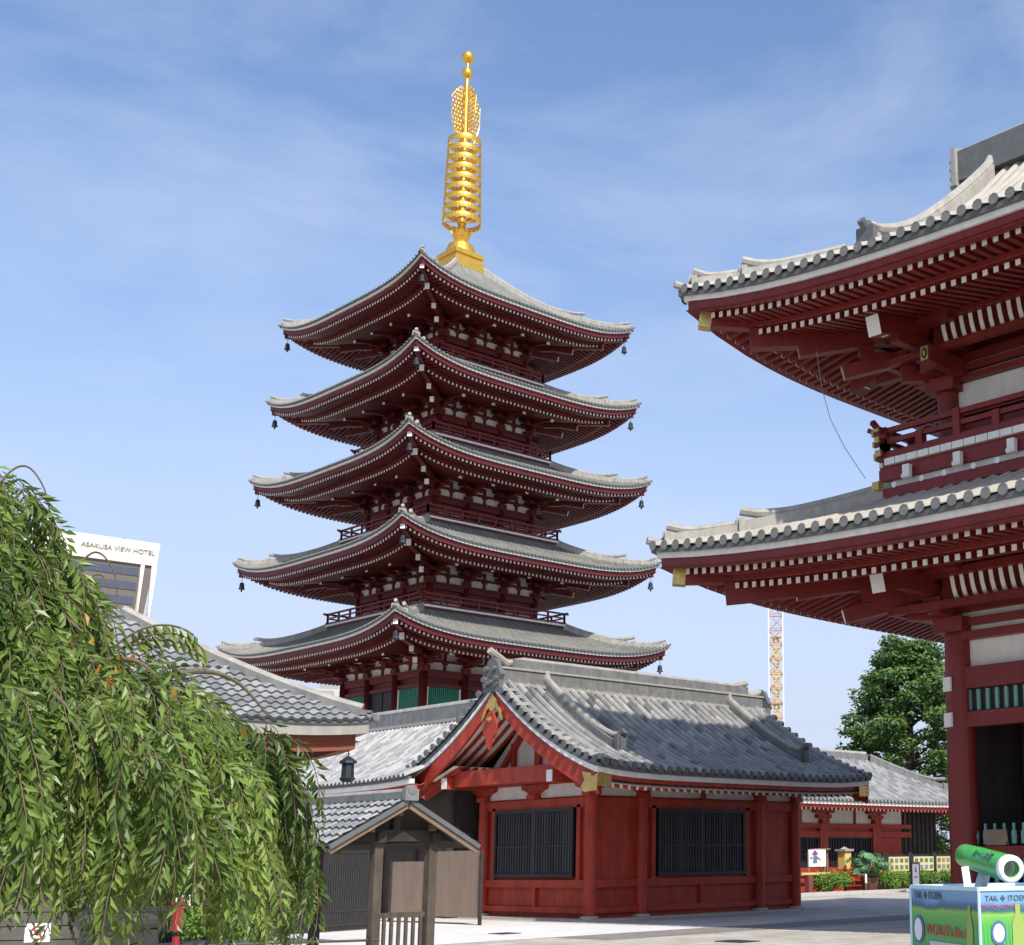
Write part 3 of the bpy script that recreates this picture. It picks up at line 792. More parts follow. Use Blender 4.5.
mb=MB(); mb.m=1; mb.box((ax0,ay1,.08),(.5,.5,.1)); mb.m=0; mb.tube([(ax0,ay1,.12),(ax0,ay1,3.5)],.17,18); mb.build('pillar',[RHm,M['stone']],wallh)
# frieze
mb=MB(); mb.box(((ax0+ax1)/2,(ay0+ay1)/2,3.72),(ax1-ax0-.12,ay1-ay0-.12,.42)); mb.build('frieze',[M['plaster']],wallh)
def boat(x,y,along):
    mb=MB()
    pr=[(-.16,0),(.16,0),(.3,.1),(.52,.16),(.56,.3),(-.56,.3),(-.52,.16),(-.3,.1)]
    if along=='x': mb.prism(pr,-.22,(x,y+.1,3.6),(1,0,0),(0,0,1),(0,1,0)); mb.box((x,y-.02,3.54),(.36,.36,.14))
    else: mb.prism(pr,-.225,(x+.1,y,3.602),(0,1,0),(0,0,1),(1,0,0)); mb.box((x-.02,y,3.542),(.364,.364,.144))
    mb.build('bracket',[RHm],wallh)
for x in(X0,27.39,32.45,34.2): boat(lx(x),ay0,'x')
for y in(Y0,32.9,Y1): boat(ax0,ly(y),'y')
mb=MB(); mb.box((lx(29.95),ay0+.02,3.7),(.16,.1,.44)); mb.build('strut',[RHm],wallh)
mb=MB(); 
mb.m=0; mb.box((ax0-.75,ay0,4.0),(1.5,.26,.34)); mb.box((ax0-.75,ay1,4.0),(1.5,.26,.34)); mb.m=1
for y in(ay0,ay1): mb.box((ax0-1.51,y,4.0),(.03,.24,.32))
mb.m=0; mb.box((ax0-1.1,0.1,4.12),(.3,5.2,.46)); mb.box((ax0-.1,0.1,4.12),(.3,5.0,.4))
mb.box((0,ay0+.02,4.05),(ax1-ax0,.26,.3))
mb.build('purlin',[RHm,M['white']],wallh)
mb=MB(); mb.m=0; mb.prism([(-2.6,0),(2.6,0),(.3,2.05),(-.3,2.05)],.08,(ax0+.1,.1,4.3),(0,1,0),(0,0,1),(1,0,0))
mb.m=1
for sg in(-1,1): mb.beam((ax0+.04,sg*1.9+.1,4.3),(ax0+.04,sg*.35+.1,5.9),.2,.14)
mb.beam((ax0+.04,.1,4.3),(ax0+.04,.1,6.1),.24,.14); mb.beam((ax0+.04,-1.2+.1,4.3),(ax0+.04,-1.2+.1,5.2),.16,.14); mb.beam((ax0+.04,1.2+.1,4.3),(ax0+.04,1.2+.1,5.2),.16,.14)
mb.build('gable_wall',[M['plaster'],RHm],wallh)
def barred(name,parent,a,b,z0,z1,fix,axis,nb,off,sm=None):
    mb=MB()
    def B(u,w,z,h,dep,o):
        if axis=='x': mb.box((u,fix+o,z),(w,dep,h))
        else: mb.box((fix+o,u,z),(dep,w,h))
    mb.m=0; B((a+b)/2,b-a,(z0+z1)/2,z1-z0,.04,off*.0)
    for u in(a+.05,b-.05): B(u,.1,(z0+z1)/2,z1-z0,.14,-.03)
    for z in(z0+.05,z1-.05): B((a+b)/2,b-a-.2,z,.1,.14,-.03)
    for q in(1,2,3): B(a+(b-a)*q/4,.07,(z0+z1)/2,z1-z0-.2,.11,-.02)
    mb.m=1
    n=nb
    for q in range(n):
        mb.var=random.random(); B(a+.14+(b-a-.28)*(q+.5)/n,.055,(z0+z1)/2,z1-z0-.22,.05,-.045)
    mb.m=0; B((a+b)/2,b-a-.2,z0+(z1-z0)*.45,.05,.1,-.035)
    return mb.build(name,[M['black'],sm or M['slat']],parent)
barred('barred_window',wallh,lx(28.03),lx(31.76),1.2,3.18,ay0+.04,'x',30,1)
barred('barred_window',wallh,ly(31.08),ly(34.82),1.2,3.18,ax0+.04,'y',28,1)

# ------------------------------------------------------------------ WING HALL (bright slope west of the red hall)
wing=thing('wing_hall','hall with a bright sunlit tile slope behind the small wooden shelter','hall',(27.0,41.8,0))
wr=Roof(4.1,6.0,4.0,4.12,2.35,.75,.12,4,3,Lmin=(6.0,4.1))
mb=MB()
for k in(0,2): wr.round_tiles(mb,k,.24,.068,.27,nt=16,nd=10,ext=.08,basem=1,stilt=.02,capm=1)
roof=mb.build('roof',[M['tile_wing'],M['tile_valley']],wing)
mb=MB()
for k in(0,2):
    mb.m=1; wr.strip(mb,k,.02,.14,-.02,-.1); mb.m=0; wr.strip(mb,k,.08,.25,-.1,-.24); mb.m=2; wr.strip(mb,k,.2,.36,-.24,-.4); wr.soffit(mb,k,2.0,drop=.38,slope=.3,i1=.3,pitch=.3,rw=.1,rh=.12,two=False,board=0,raf=2,white=0)
mb.build('eave_edge',[M['white'],M['tile_dark'],RHm],roof)
mb=MB(); mb.box((0,0,6.62),(.5,12.0,.5)); mb.m=1; mb.tube([(0,-6,6.95),(0,6,6.95)],.13,8); mb.box((0,0,6.4),(.8,12,.1)); mb.build('main_ridge',[M['ridge'],M['ridge_light']],roof)
mb=MB(); mb.box((0,0,2.0),(4.6,11.6,4.0)); mb.box((0,0,4.8),(2.0,11.4,1.6)); mb.build('wall',[M['wood_dark']],wing)
mb=MB()
for q in range(7): mb.tube([(-2.3,-5.7+1.9*q,0),(-2.3,-5.7+1.9*q,4)],.15,10)
mb.build('pillar',[M['wood_dark']],wing)
# corridor behind: a long ridge running north
cor=thing('corridor_hall','long low corridor roof between the grey hipped roof and the pagoda','corridor',(28.5,47.9,0))
cr=Roof(9.0,2.6,2.5,4.9,1.55,.8,.05,4,3,Lmin=(2.6,9.0))
mb=MB()
for k in(1,3): cr.round_tiles(mb,k,.26,.075,.3,nt=12,nd=6)
roof=mb.build('roof',[M['tile_wing']],cor)
mb=MB(); mb.m=0; mb.box((0,0,6.62),(18,.4,.5)); mb.m=1; mb.tube([(-9,0,6.92),(9,0,6.92)],.15,8); mb.build('main_ridge',[M['ridge'],M['ridge_light']],roof)
mb=MB(); mb.box((0,0,2.5),(17.4,3.4,5.0)); mb.build('wall',[RHm],cor)

# ------------------------------------------------------------------ PAVILION (grey hipped roof, left)
pav=thing('pavilion','open pavilion with grey pan tile hipped roof rising behind the weeping tree','pavilion',(11.05,28.38,0))
pr_=Roof(3.8,3.8,3.68,4.4,2.35,.8,.14,4,3)
mb=MB()
for k in range(4): pr_.pan_tiles(mb,k,.23,.21,amp=.026,step=.03)
roof=mb.build('roof',[M['tile_net'],M['tile_valley']],pav)
mb=MB()
for k in range(4):
    mb.m=1; pr_.strip(mb,k,.0,.12,-.02,-.08); mb.m=0; pr_.strip(mb,k,.04,.2,-.08,-.3); mb.m=2; pr_.strip(mb,k,.22,.4,-.3,-.62); pr_.soffit(mb,k,2.0,drop=.5,slope=.3,i1=.42,pitch=.35,rw=.09,rh=.11,two=False,board=2,raf=2,white=2)
mb.build('eave_edge',[M['ridge_light'],M['tile_dark'],mat('brown_beam',(.24,.075,.045),.6,noise=.15)],roof)
for k in range(4):
    mb=MB(); mb.M=RZ(k); ridge_seg(mb,[pr_.hip(.15+3.45*q/14,z=.0) for q in range(15)],.24,.12,.03,pale=1,oni=.8)
    mb.tube([pr_.hip(.3,z=.02),pr_.hip(.0,z=.0),pr_.hip(-.15,z=.01)],.08,8)
    mb.build('hip_ridge',[M['ridge'],M['ridge_light']],roof)
for sx in(-1,1):
    for sy in(-1,1):
        mb=MB(); mb.box((sx*2.6,sy*2.6,2.05),(.22,.22,4.1)); mb.m=1; mb.box((sx*2.6,sy*2.6,.1),(.5,.5,.2)); mb.build('post',[M['wood_dark'],M['stone']],pav)
mb=MB()
for sg in(-1,1): mb.box((0,sg*2.6,3.9),(5.6,.2,.3)); mb.box((sg*2.6,0,3.9),(.2,5.0,.3))
mb.build('tie_beam',[M['wood_dark']],pav)
mb=MB(); x,y,z=14.55,24.9,3.95
mb.tube([(x,y,4.1),(x,y,3.75)],.012,5); mb.lathe([(.03,3.78),(.17,3.68),(.18,3.64),(.12,3.62),(.13,3.36),(.17,3.33),(.1,3.26)],8,(x,y,0))
tag(mb.build('hanging_lantern',[M['bell']]),'small dark lantern hanging from the corner of the grey hipped roof','lantern')

# ------------------------------------------------------------------ SHELTER
sh=thing('wooden_shelter','small weathered wooden shelter with tiled gable roof on square posts','shelter',(12.03,20.85,0))
sr=Roof(1.33,2.15,1.31,1.95,.70,1.0,.0,4,3,Lmin=(2.15,1.33))
mb=MB()
for k in(0,2): sr.pan_tiles(mb,k,.2,.2,amp=.02,step=.028)
roof=mb.build('roof',[M['tile_net'],M['tile_valley']],sh)
mb=MB(); mb.m=0; mb.box((0,0,2.69),(.18,4.2,.1)); mb.m=1; mb.tube([(0,-2.1,2.755),(0,2.1,2.755)],.05,8)
mb.m=0
for sg in(-1,1): mb.box((0,sg*2.15,2.7),(.24,.1,.18)); mb.tube([(0,sg*2.08,2.78),(0,sg*2.21,2.78)],.075,10)
mb.build('ridge',[M['ridge'],M['ridge_light']],roof)
mb=MB()
for sg in(-1,1):
    for sx in(-1,1):
        mb.m=1; mb.beam((sx*1.33,sg*2.13,1.9),(0,sg*2.13,2.62),.06,.07)
        mb.m=0; mb.beam((sx*1.31,sg*2.1,1.83),(0,sg*2.1,2.54),.05,.075)
mb.build('barge_board',[M['wood_pale'],M['tile_dark']],roof)
mb=MB()
for sx in(-1,1): mb.poly([(sx*1.25,-2.1,1.89),(sx*1.25,2.1,1.89),(0,2.1,2.56),(0,-2.1,2.56)])
mb.build('ceiling_board',[M['wood_dark']],roof)
for sx in(-.3,.68):
    for sy in(-1.75,1.75):
        mb=MB(); mb.box((sx,sy,1.05),(.145,.145,2.1)); mb.build('post',[M['wood']],sh)
mb=MB()
for sy in(-1.75,1.75): mb.box((.1,sy,2.08),(2.0,.14,.18)); mb.beam((0,sy,2.1),(0,sy,2.5),.12,.12); mb.m=1; mb.box((-.5,sy-.1,2.2),(.12,.1,.14)); mb.box((.62,sy-.1,2.2),(.09,.1,.1)); mb.box((0,sy-.12,2.42),(.08,.1,.08)); mb.m=0
for sx in(-.3,.68): mb.box((sx,0,2.05),(.14,3.8,.16))
mb.build('beam',[M['wood_dark'],M['wood_pale']],sh)
mb=MB()
for z in(.86,.3): mb.box((.19,-1.75,z),(.8,.06,.08))
for q in range(6): mb.box((-.13+.13*q,-1.77,.55),(.05,.04,.7))
mb.build('low_railing',[M['wood']],sh)

# ------------------------------------------------------------------ brown boards between shelter and hall
def brown_panel(label,p0,p1,z0,z1):
    mb=MB(); p0=Vector((*p0,0)); p1=Vector((*p1,0)); c=(p0+p1)/2; d=p1-p0; a=math.atan2(d.y,d.x); l=d.length
    t=thing('board_panel',label,'panel',(c.x,c.y,0),a,group='brown boards by the red hall')
    mb.box((0,0,(z0+z1)/2),(l,.05,z1-z0)); mb.build('board',[M['board']],t)
    mb=MB()
    for s in(-1,1): mb.box((s*(l/2+.03),.03,z1/2),(.07,.08,z1))
    mb.build('frame',[M['wood_dark']],t)
brown_panel('brown sheet panel touching the left wall end of the red hall',(22.3,31.1),(22.3,33.45),.2,1.97)
brown_panel('brown sheet panel seen between the posts of the wooden shelter',(22.3,33.7),(22.3,35.4),.22,1.7)

# ------------------------------------------------------------------ fences etc. on the left
mb=MB()
t=thing('iron_fence','dark vertical bar fence behind the weeping branches and the wooden shelter','fence',(0,0,0))
fx0,fx1,fy=12.2,24.4,0
def fpt(f): return (12.2+(19.5-12.2)*f, 30.3+ (31.95-30.3)*f)
mb=MB(); n=98
for q in range(n):
    x,y=fpt(q/(n-1)); mb.box((x,y,1.05),(.045,.045,2.05))
mb.build('bars',[M['iron']],t)
mb=MB()
for z in(.16,.5,1.95,2.1):
    a=fpt(0);b=fpt(1); mb.beam((a[0],a[1],z),(b[0],b[1],z),.06,.06)
mb.build('rails',[M['iron']],t)
mb=MB(); mb.beam((12.2,30.5,.07),(19.5,32.1,.07),.25,.14); mb.build('kerb',[M['stone']],t)
# pale picket screen and grey shed
t=thing('picket_screen','pale brown picket screen half hidden by hanging leaves','screen',(13.2,33.9,0),R(12))
mb=MB()
for q in range(16): mb.var=random.random(); mb.box((-1.6+.2*q,0,.9+.1*(q%3)),(.1,.04,1.7+.2*(q%3)))
mb.build('pickets',[mat('picket_wood',(.30,.18,.12),.7,var=.35,noise=.15)],t)
mb=MB()
for z in(.5,1.3): mb.box((0,.05,z),(3.3,.05,.09))
mb.build('rails',[M['wood']],t)
t=thing('storage_shed','grey slatted low building seen through the weeping tree','shed',(7.4,24.5,0),R(-35))
mb=MB()
for q in range(12): mb.box((0,0,.1+.2*q),(5.4,3.0,.185))
mb.box((0,0,1.2),(5.3,2.9,2.4)); w=mb.build('wall',[M['greywall']],t)
mb=MB(); mb.box((0,0,2.46),(5.8,3.4,.1)); mb.build('roof',[M['ridge']],t)
# red box, no-entry boards, basin
RED=mat('signal_red',(.32,.025,.025),.45,noise=.08)
t=thing('extinguisher_box','narrow red box standing beside the shrub under the weeping tree','box',(8.35,18.35,0))
mb=MB(); mb.box((0,0,.98),(.1,.12,.34)); mb.box((0,0,.37),(.06,.08,.74)); mb.build('case',[RED],t)
mb=MB(); mb.box((0,0,1.17),(.13,.15,.04)); mb.build('lid',[RED],t)
SIGN_W=mat('sign_white',(.8,.8,.79),.5)
SIGN_R=mat('sign_red',(.40,.04,.08),.5)
def ban_sign(label,loc,size):
    d=Vector((loc[0],loc[1],0)).normalized()
    t=thing('warning_sign',label,'sign',loc,math.atan2(d.y,d.x)-math.pi/2,group='white boards with a red round mark')
    mb=MB(); mb.box((0,0,0),(size*1.25,.02,size)); mb.build('board',[SIGN_W],t)
    mb=MB(); r=size*.34
    mb.tube([(r*math.cos(a),-.016,r*math.sin(a)) for a in [R(20*q) for q in range(19)]],.008,6,caps=False)
    mb.beam((-r*.7,-.016,r*.7),(r*.7,-.016,-r*.7),.008,.014)
    mb.tube([(r*.45*math.cos(a),-.013,r*.45*math.sin(a)) for a in [R(-60+25*q) for q in range(10)]],.007,5)
    mb.build('red_mark',[SIGN_R],t)
    mb=MB(); mb.tube([(0,.03,-loc[2]),(0,.03,size*.4)],.016,6); mb.build('stake',[M['iron']],t)
ban_sign('white board with red round mark tied beside the green shrub',(8.45,18.4,1.19),.17)
ban_sign('white board with red round mark low at the left frame edge',(5.36,14.82,1.02),.18)
t=thing('stone_basin','long dark grey metal basin on short legs below the hanging leaves','basin',(6.65,16.0,.2),R(-28))
mb=MB()
n=14; L2=.48
prof=[(.26*math.cos(math.pi+math.pi*q/n),.26*math.sin(math.pi+math.pi*q/n)) for q in range(n+1)]
rings=[]
for x,s in((-L2,.55),(-L2+.08,.9),(-.3,1),(.3,1),(L2-.08,.9),(L2,.55)):
    rings.append([mb.P((x,a*s,.98+b*s)) for a,b in prof])
for k in range(5):
    for j in range(n): mb.F([rings[k][j],rings[k][j+1],rings[k+1][j+1],rings[k+1][j]])
mb.F(rings[0]); mb.F(rings[-1][::-1])
mb.build('bowl',[mat('basin_metal',(.10,.10,.095),.5,metal=.3,noise=.3)],t)
mb=MB(); mb.box((0,0,.985),(2*L2+.06,.56,.04)); mb.build('rim',[M['iron']],t)
for sx in(-.32,.32):
    mb=MB(); mb.box((sx,0,.28),(.14,.3,.96)); mb.build('leg',[M['iron']],t)
t=thing('low_barrier','low pale pipe barrier in front of the weeping tree','barrier',(6.2,13.2,0),R(-26))
for x in(-1.6,-.8,0,.8,1.6):
    mb=MB(); mb.tube([(x,0,0),(x,0,.95)],.02,8); mb.build('post',[M['wood_dark']],t)
mb=MB()
for z in(.9,.55): mb.tube([(-1.7,0,z),(1.7,0,z)],.014,6)
mb.build('rail',[M['wood']],t)

# ------------------------------------------------------------------ leaves
def leafquad(mb,p,d,nrm,l,w,var):
    d=d.normalized(); s=d.cross(nrm)
    if s.length<1e-4: return
    s.normalize(); u=s.cross(d)
    mid=p+d*l*.45
    a=mb.P(p);b=mb.P(mid+s*w*.5+u*w*.16);c=mb.P(p+d*l-u*l*.12);e=mb.P(mid-s*w*.5+u*w*.16)
    mb.F([a,b,c],var); mb.F([a,c,e],var)
def rv3(): 
    while True:
        v=Vector((random.uniform(-1,1),random.uniform(-1,1),random.uniform(-1,1)))
        if .05<v.length<1: return v.normalized()
LEAF=leafmat('cherry_leaf',(.046,.088,.018),(.26,.35,.085),.38,.38)
TWIG=mat('twig_bark',(.13,.10,.06),.8,noise=.3,nscale=20)
BARK=mat('tree_bark',(.09,.075,.06),.9,noise=.35,nscale=8,bump=.4,bscale=20)
# weeping tree
TX,TY=2.42,8.12
wt=thing('weeping_tree','large weeping tree with long drooping leafy branches at the left edge','tree',(TX,TY,0))
mb=MB(); mb.tube([(0,0,-.05),(.03,.02,.8),(-.02,.04,1.6),(.02,0,2.4),(.0,.02,3.2),(.03,0,3.8)],[.17,.14,.125,.11,.08,.05],12); mb.build('trunk',[BARK],wt)
rnd=random.Random(11)
def smooth(pts,m=5):
    P=[Vector(p) for p in pts]; P=[P[0]*2-P[1]]+P+[P[-1]*2-P[-2]]; out=[]
    for a,b,c,d in zip(P,P[1:],P[2:],P[3:]):
        for e in range(m):
            t=e/m; out.append(.5*((2*b)+(c-a)*t+(2*a-5*b+4*c-d)*t*t+(3*b-a-3*c+d)*t**3))
    return out+[P[-2]]
def ztop(r):
    pts=[(0,3.9),(.2,3.74),(.44,3.40),(.75,3.0),(.88,2.80),(1.0,2.68),(1.3,2.60),(1.5,2.46),(1.65,2.2),(1.8,1.85),(2.2,1.5)]
    for (a,b),(c,d) in zip(pts[:-1],pts[1:]):
        if r<=c: return b+(d-b)*(r-a)/(c-a)
    return pts[-1][1]
lv=MB(); tw=MB(); lm=MB()
NCL=185
for q in range(NCL):
    az0=q*2.39996+rnd.uniform(-.25,.25)
    fr=math.sqrt((q+.5)/NCL)
    cl_var=min(.9,max(.1,rnd.gauss(.45,.22))); drop0=rnd.uniform(-.02,.34)
    zbc=rnd.uniform(1.02,1.5) if fr>.72 else rnd.uniform(1.15,1.8)
    rcl=rnd.gauss(0,.09)
    if fr>.8 and q%3==0: continue
    sway=Vector((rnd.uniform(-.5,.5),rnd.uniform(-.5,.5),0))
    for w_ in range(rnd.randint(7,12)):
        az=az0+rnd.gauss(0,.042)/max(.25,fr)
        rm=1.72+.06*math.sin(3*az+1)+.05*math.sin(7*az)
        r0=min(rm*1.02,max(0,rm*fr+rcl+rnd.gauss(0,.045)))
        zz=ztop(r0*1.66/rm)+.05-drop0-rnd.uniform(0,.16)
        zb=zbc+rnd.uniform(-.05,.25)
        ln=min(zz-zb,rnd.uniform(.6,2.0))
        if ln<.25: continue
        o=Vector((math.cos(az),math.sin(az),0))
        p=o*r0+Vector((0,0,zz)); d=(o*rnd.uniform(.25,.75)+sway*.25+Vector((rnd.uniform(-.2,.2),rnd.uniform(-.2,.2),rnd.uniform(-.35,.2)))).normalized()
        pts=[p.copy()]; step=.034; L_=0; droop=rnd.uniform(.2,.38)
        wob=rnd.uniform(0,6.28); wf=rnd.uniform(.12,.3)
        while L_<ln:
            k=len(pts)
            side=Vector((math.sin(wob+k*wf),math.cos(wob*1.3+k*wf),0))*.04
            d=(d+side+Vector((rnd.uniform(-.06,.06),rnd.uniform(-.06,.06),-droop if d.z>-.95 else .0))).normalized()
            p=p+d*step; L_+=step; pts.append(p.copy())
            if p.z<.95: break
            s=d.cross(Vector((0,0,1)))
            if s.length<.15: s=Vector((-o.y,o.x,0))
            s.normalize(); ca=wob*.2+k*.12
            f=L_/ln; sz=1.0-.35*max(0,f-.7)/.3
            for sg in(-1,1):
                if rnd.random()<.14: continue
                sd=(s*math.cos(ca)+d.cross(s)*math.sin(ca))*sg
                ld=(sd*rnd.uniform(.5,1.0)+d*rnd.uniform(.35,.9)+Vector((0,0,-rnd.uniform(.05,.55)))).normalized()
                nn=(o*.45+Vector((0,0,.7))+rv3()*.85)
                v=cl_var+rnd.uniform(-.35,.35)
                leafquad(lv,p+sd*.008,ld,nn,rnd.uniform(.068,.1)*sz,rnd.uniform(.024,.035)*sz,max(0,min(1,v)))
        if len(pts)>3: tw.tube(pts[::3]+[pts[-1]],.0028,4,caps=False)
# reaching sprigs and bare arching limbs (towards +x, -y, i.e. away from the trunk)
for (dx,dy,pp) in [(.96,-.29,[(0,1.9),(.3,2.35),(.7,2.62),(.95,2.7),(1.2,2.76),(1.42,2.7),(1.58,2.52)]),(.8,-.6,[(0,2.3),(.3,2.75),(.6,2.95),(.85,2.98),(1.05,2.85)]),(.6,-.8,[(0,2.6),(.25,3.1),(.5,3.22),(.7,3.1)]),(-.3,-.95,[(0,2.2),(.4,2.8),(.9,2.9),(1.3,2.6)]),(.1,-1,[(0,1.9),(.4,2.5),(.9,2.75),(1.35,2.55)]),(.3,.95,[(0,2.2),(.5,2.8),(1.1,2.8),(1.4,2.5)]),(-.9,.3,[(0,2.2),(.5,2.8),(1.1,2.8),(1.4,2.5)])]:
    o=Vector((dx,dy,0)).normalized(); n=len(pp)
    sp=smooth([o*a+Vector((rnd.uniform(-.02,.02),rnd.uniform(-.02,.02),b-(0 if dx==.96 else .22))) for a,b in pp]); lm.tube(sp,[.034-.028*e/(len(sp)-1) for e in range(len(sp))],8)
for (x,y,z,d0,n) in [(.74,-.22,2.86,Vector((.8,-.25,.85)),11),(.78,-.25,2.88,Vector((.8,-.25,.5)),9),(.7,-.26,2.88,Vector((.75,-.15,.9)),10)]:
    p=Vector((x,y,z)); d=d0.normalized(); pts=[p.copy()]
    for e in range(n):
        d=(d+Vector((0,0,-.1-.012*e))).normalized(); p=p+d*.045; pts.append(p.copy())
        for sg in(-1,1):
            s=d.cross(Vector((0,0,1))).normalized()*sg
            leafquad(lv,p,(s*.6+d*.5+Vector((0,0,-.75))).normalized(),Vector((0,0,1))+rv3()*.6,rnd.uniform(.07,.1),.032,rnd.uniform(.45,.95))
    lm.tube(pts,.007,5)
for pts in [[(.05,.0,3.4),(.1,-.03,3.75),(.2,-.06,3.86),(.3,-.09,3.74),(.36,-.11,3.5)],[(.1,0,3.5),(.2,-.06,3.72),(.26,-.08,3.7),(.3,-.1,3.55)],[(.4,-.12,3.1),(.52,-.16,3.36),(.6,-.18,3.4),(.68,-.2,3.28),(.7,-.21,3.1)],[(.42,-.12,3.0),(.5,-.15,3.2),(.6,-.18,3.28),(.66,-.2,3.2)]]:
    sp=smooth(pts); lm.tube(sp,[.009-.006*e/(len(sp)-1) for e in range(len(sp))],6)
crown=lv.build('crown',[LEAF],wt); tw.build('twigs',[TWIG],crown); lm.build('limb',[TWIG],wt)
# a few yellowed leaves
yl=MB()
for q in range(60):
    az=rnd.uniform(-1.2,.6); r=rnd.uniform(.7,1.5); 
    p=Vector((r*math.cos(az),r*math.sin(az),ztop(r)-rnd.uniform(.0,.35)))
    leafquad(yl,p,Vector((rnd.uniform(-.4,.4),rnd.uniform(-.4,.4),-1)),rv3(),.08,.032,rnd.random())
yl.build('yellow_leaves',[leafmat('yellow_leaf',(.34,.22,.02),(.40,.16,.02),.25)],wt)

def leafblob(mb,c,r,n,size,flat=1.0,shell=.55,seed=0,up=.5):
    rg=random.Random(seed)
    for q in range(n):
        v=Vector((rg.gauss(0,1),rg.gauss(0,1),rg.gauss(0,1))).normalized(); f=shell+(1-shell)*rg.random()
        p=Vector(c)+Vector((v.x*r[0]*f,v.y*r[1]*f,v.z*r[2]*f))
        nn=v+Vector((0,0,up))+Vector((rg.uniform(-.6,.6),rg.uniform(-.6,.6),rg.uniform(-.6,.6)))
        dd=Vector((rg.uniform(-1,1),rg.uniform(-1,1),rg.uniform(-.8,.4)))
        leafquad(mb,p,dd,nn,size*rg.uniform(.7,1.3),size*.62,min(1,max(0,.5+.3*v.z+rg.uniform(-.25,.25))))  # sunlit tops put into the colour: leaves lighten towards each clump's top
# big tree on the right, behind the halls
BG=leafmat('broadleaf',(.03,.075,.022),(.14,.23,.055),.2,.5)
bt=thing('broadleaf_tree','tall dark green broadleaf tree beside the gate pillar','tree',(68.6,51.1,0))
mb=MB(); mb.tube([(0,0,0),(.1,0,4),(0,.1,8),(0,0,13.5)],[.5,.42,.3,.08],10)
lims=[]
rg=random.Random(5)
lv=MB()
for q in range(210):
    f=(q+.5)/210; z=2.0+f*13.0
    R0=6.9*(1-((z-2.0)/14)**1.6)*(.86+.16*math.sin(z*2.7))+.35
    a=q*2.39996+rg.uniform(-.3,.3); r=R0*(.55+.45*math.sqrt(rg.random()))
    c=(r*math.cos(a),r*math.sin(a),z+rg.uniform(-.3,.3)-.06*r)
    if q%3==0: mb.tube([(0,0,z-.9),(c[0]*.5,c[1]*.5,z-.35),(c[0],c[1],c[2])],[.12,.08,.03],5)
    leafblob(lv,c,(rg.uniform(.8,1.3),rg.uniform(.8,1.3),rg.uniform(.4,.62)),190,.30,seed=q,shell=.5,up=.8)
mb.build('trunk',[BARK],bt); lv.build('crown',[BG],bt)
bt2=thing('broadleaf_tree','lower leafy tree behind the dark end bay of the far hall','tree',(68.0,44.6,0))
mb=MB(); mb.tube([(0,0,0),(0,0,4)],[.2,.08],8); mb.build('trunk',[BARK],bt2)
lv=MB()
for q in range(34):
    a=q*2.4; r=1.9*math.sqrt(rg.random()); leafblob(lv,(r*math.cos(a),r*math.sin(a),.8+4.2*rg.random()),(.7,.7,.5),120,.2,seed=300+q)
lv.build('crown',[BG],bt2)

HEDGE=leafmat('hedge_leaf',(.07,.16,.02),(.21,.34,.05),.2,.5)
def shrub(name,label,c,size,n,leaf,cat='shrub',group=None,rz=0,lumps=10,m=None,seed=1):
    t=thing(name,label,cat,(c[0],c[1],0),rz,group)
    rg=random.Random(seed); lv=MB()
    for q in range(lumps):
        leafblob(lv,(rg.uniform(-.5,.5)*size[0]*.8,rg.uniform(-.5,.5)*size[1]*.6,size[2]*(.25+.55*rg.random())+c[2]),(size[0]*.5/ max(1,lumps**.5)*1.5,size[1]*.45,size[2]*.32),n//lumps,leaf,seed=seed*100+q)
    lv.build('foliage',[m or HEDGE],t)
    mb=MB()
    for q in range(5): mb.tube([(rg.uniform(-.1,.1),rg.uniform(-.1,.1),0),(rg.uniform(-.3,.3)*size[0],rg.uniform(-.3,.3)*size[1],c[2]+size[2]*.7)],.02,5)
    mb.build('stem',[BARK],t)
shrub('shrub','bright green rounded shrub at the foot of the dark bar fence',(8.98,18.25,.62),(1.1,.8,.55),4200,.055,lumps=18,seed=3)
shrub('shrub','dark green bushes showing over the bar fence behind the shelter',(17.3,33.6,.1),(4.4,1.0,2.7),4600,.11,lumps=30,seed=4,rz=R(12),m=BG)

# ------------------------------------------------------------------ FAR HALL on the right
fh=thing('far_hall','far red hall with wide grey roof beyond the paved court','hall',(53.4,48.0,0))
# local: wall front y=-3.4 (Y=44.6), x from -8.4 (45) to 8.6 (62)
FR=Roof(11.6,4.9,4.8,4.5,2.5,.75,.15,4,3.5); 
mb=MB()
for k in range(4): FR.round_tiles(mb,k,.3,.095,.34,nt=20,nd=9,basem=1)
roof=mb.build('roof',[M['tile_far'],M['tile_valley']],fh)
mb=MB()
for k in range(4):
    mb.m=1; FR.strip(mb,k,.02,.14,-.02,-.12); mb.m=0; FR.strip(mb,k,.08,.25,-.12,-.26); mb.m=2; FR.strip(mb,k,.2,.36,-.26,-.42)
mb.build('eave_edge',[M['white'],M['tile_dark'],RHm],roof)
mb=MB()
for k in range(4): FR.soffit(mb,k,2.5,drop=.46,slope=.25,i1=.3,pitch=.32,rw=.12,rh=.14,two=False)
mb.build('soffit',[RHm,M['white']],roof)
mb=MB(); mb.box((0,0,7.1),(13.4,.4,.42)); mb.m=1; mb.tube([(-6.7,0,7.38),(6.7,0,7.38)],.12,8); mb.build('main_ridge',[M['ridge'],M['ridge_light']],roof)
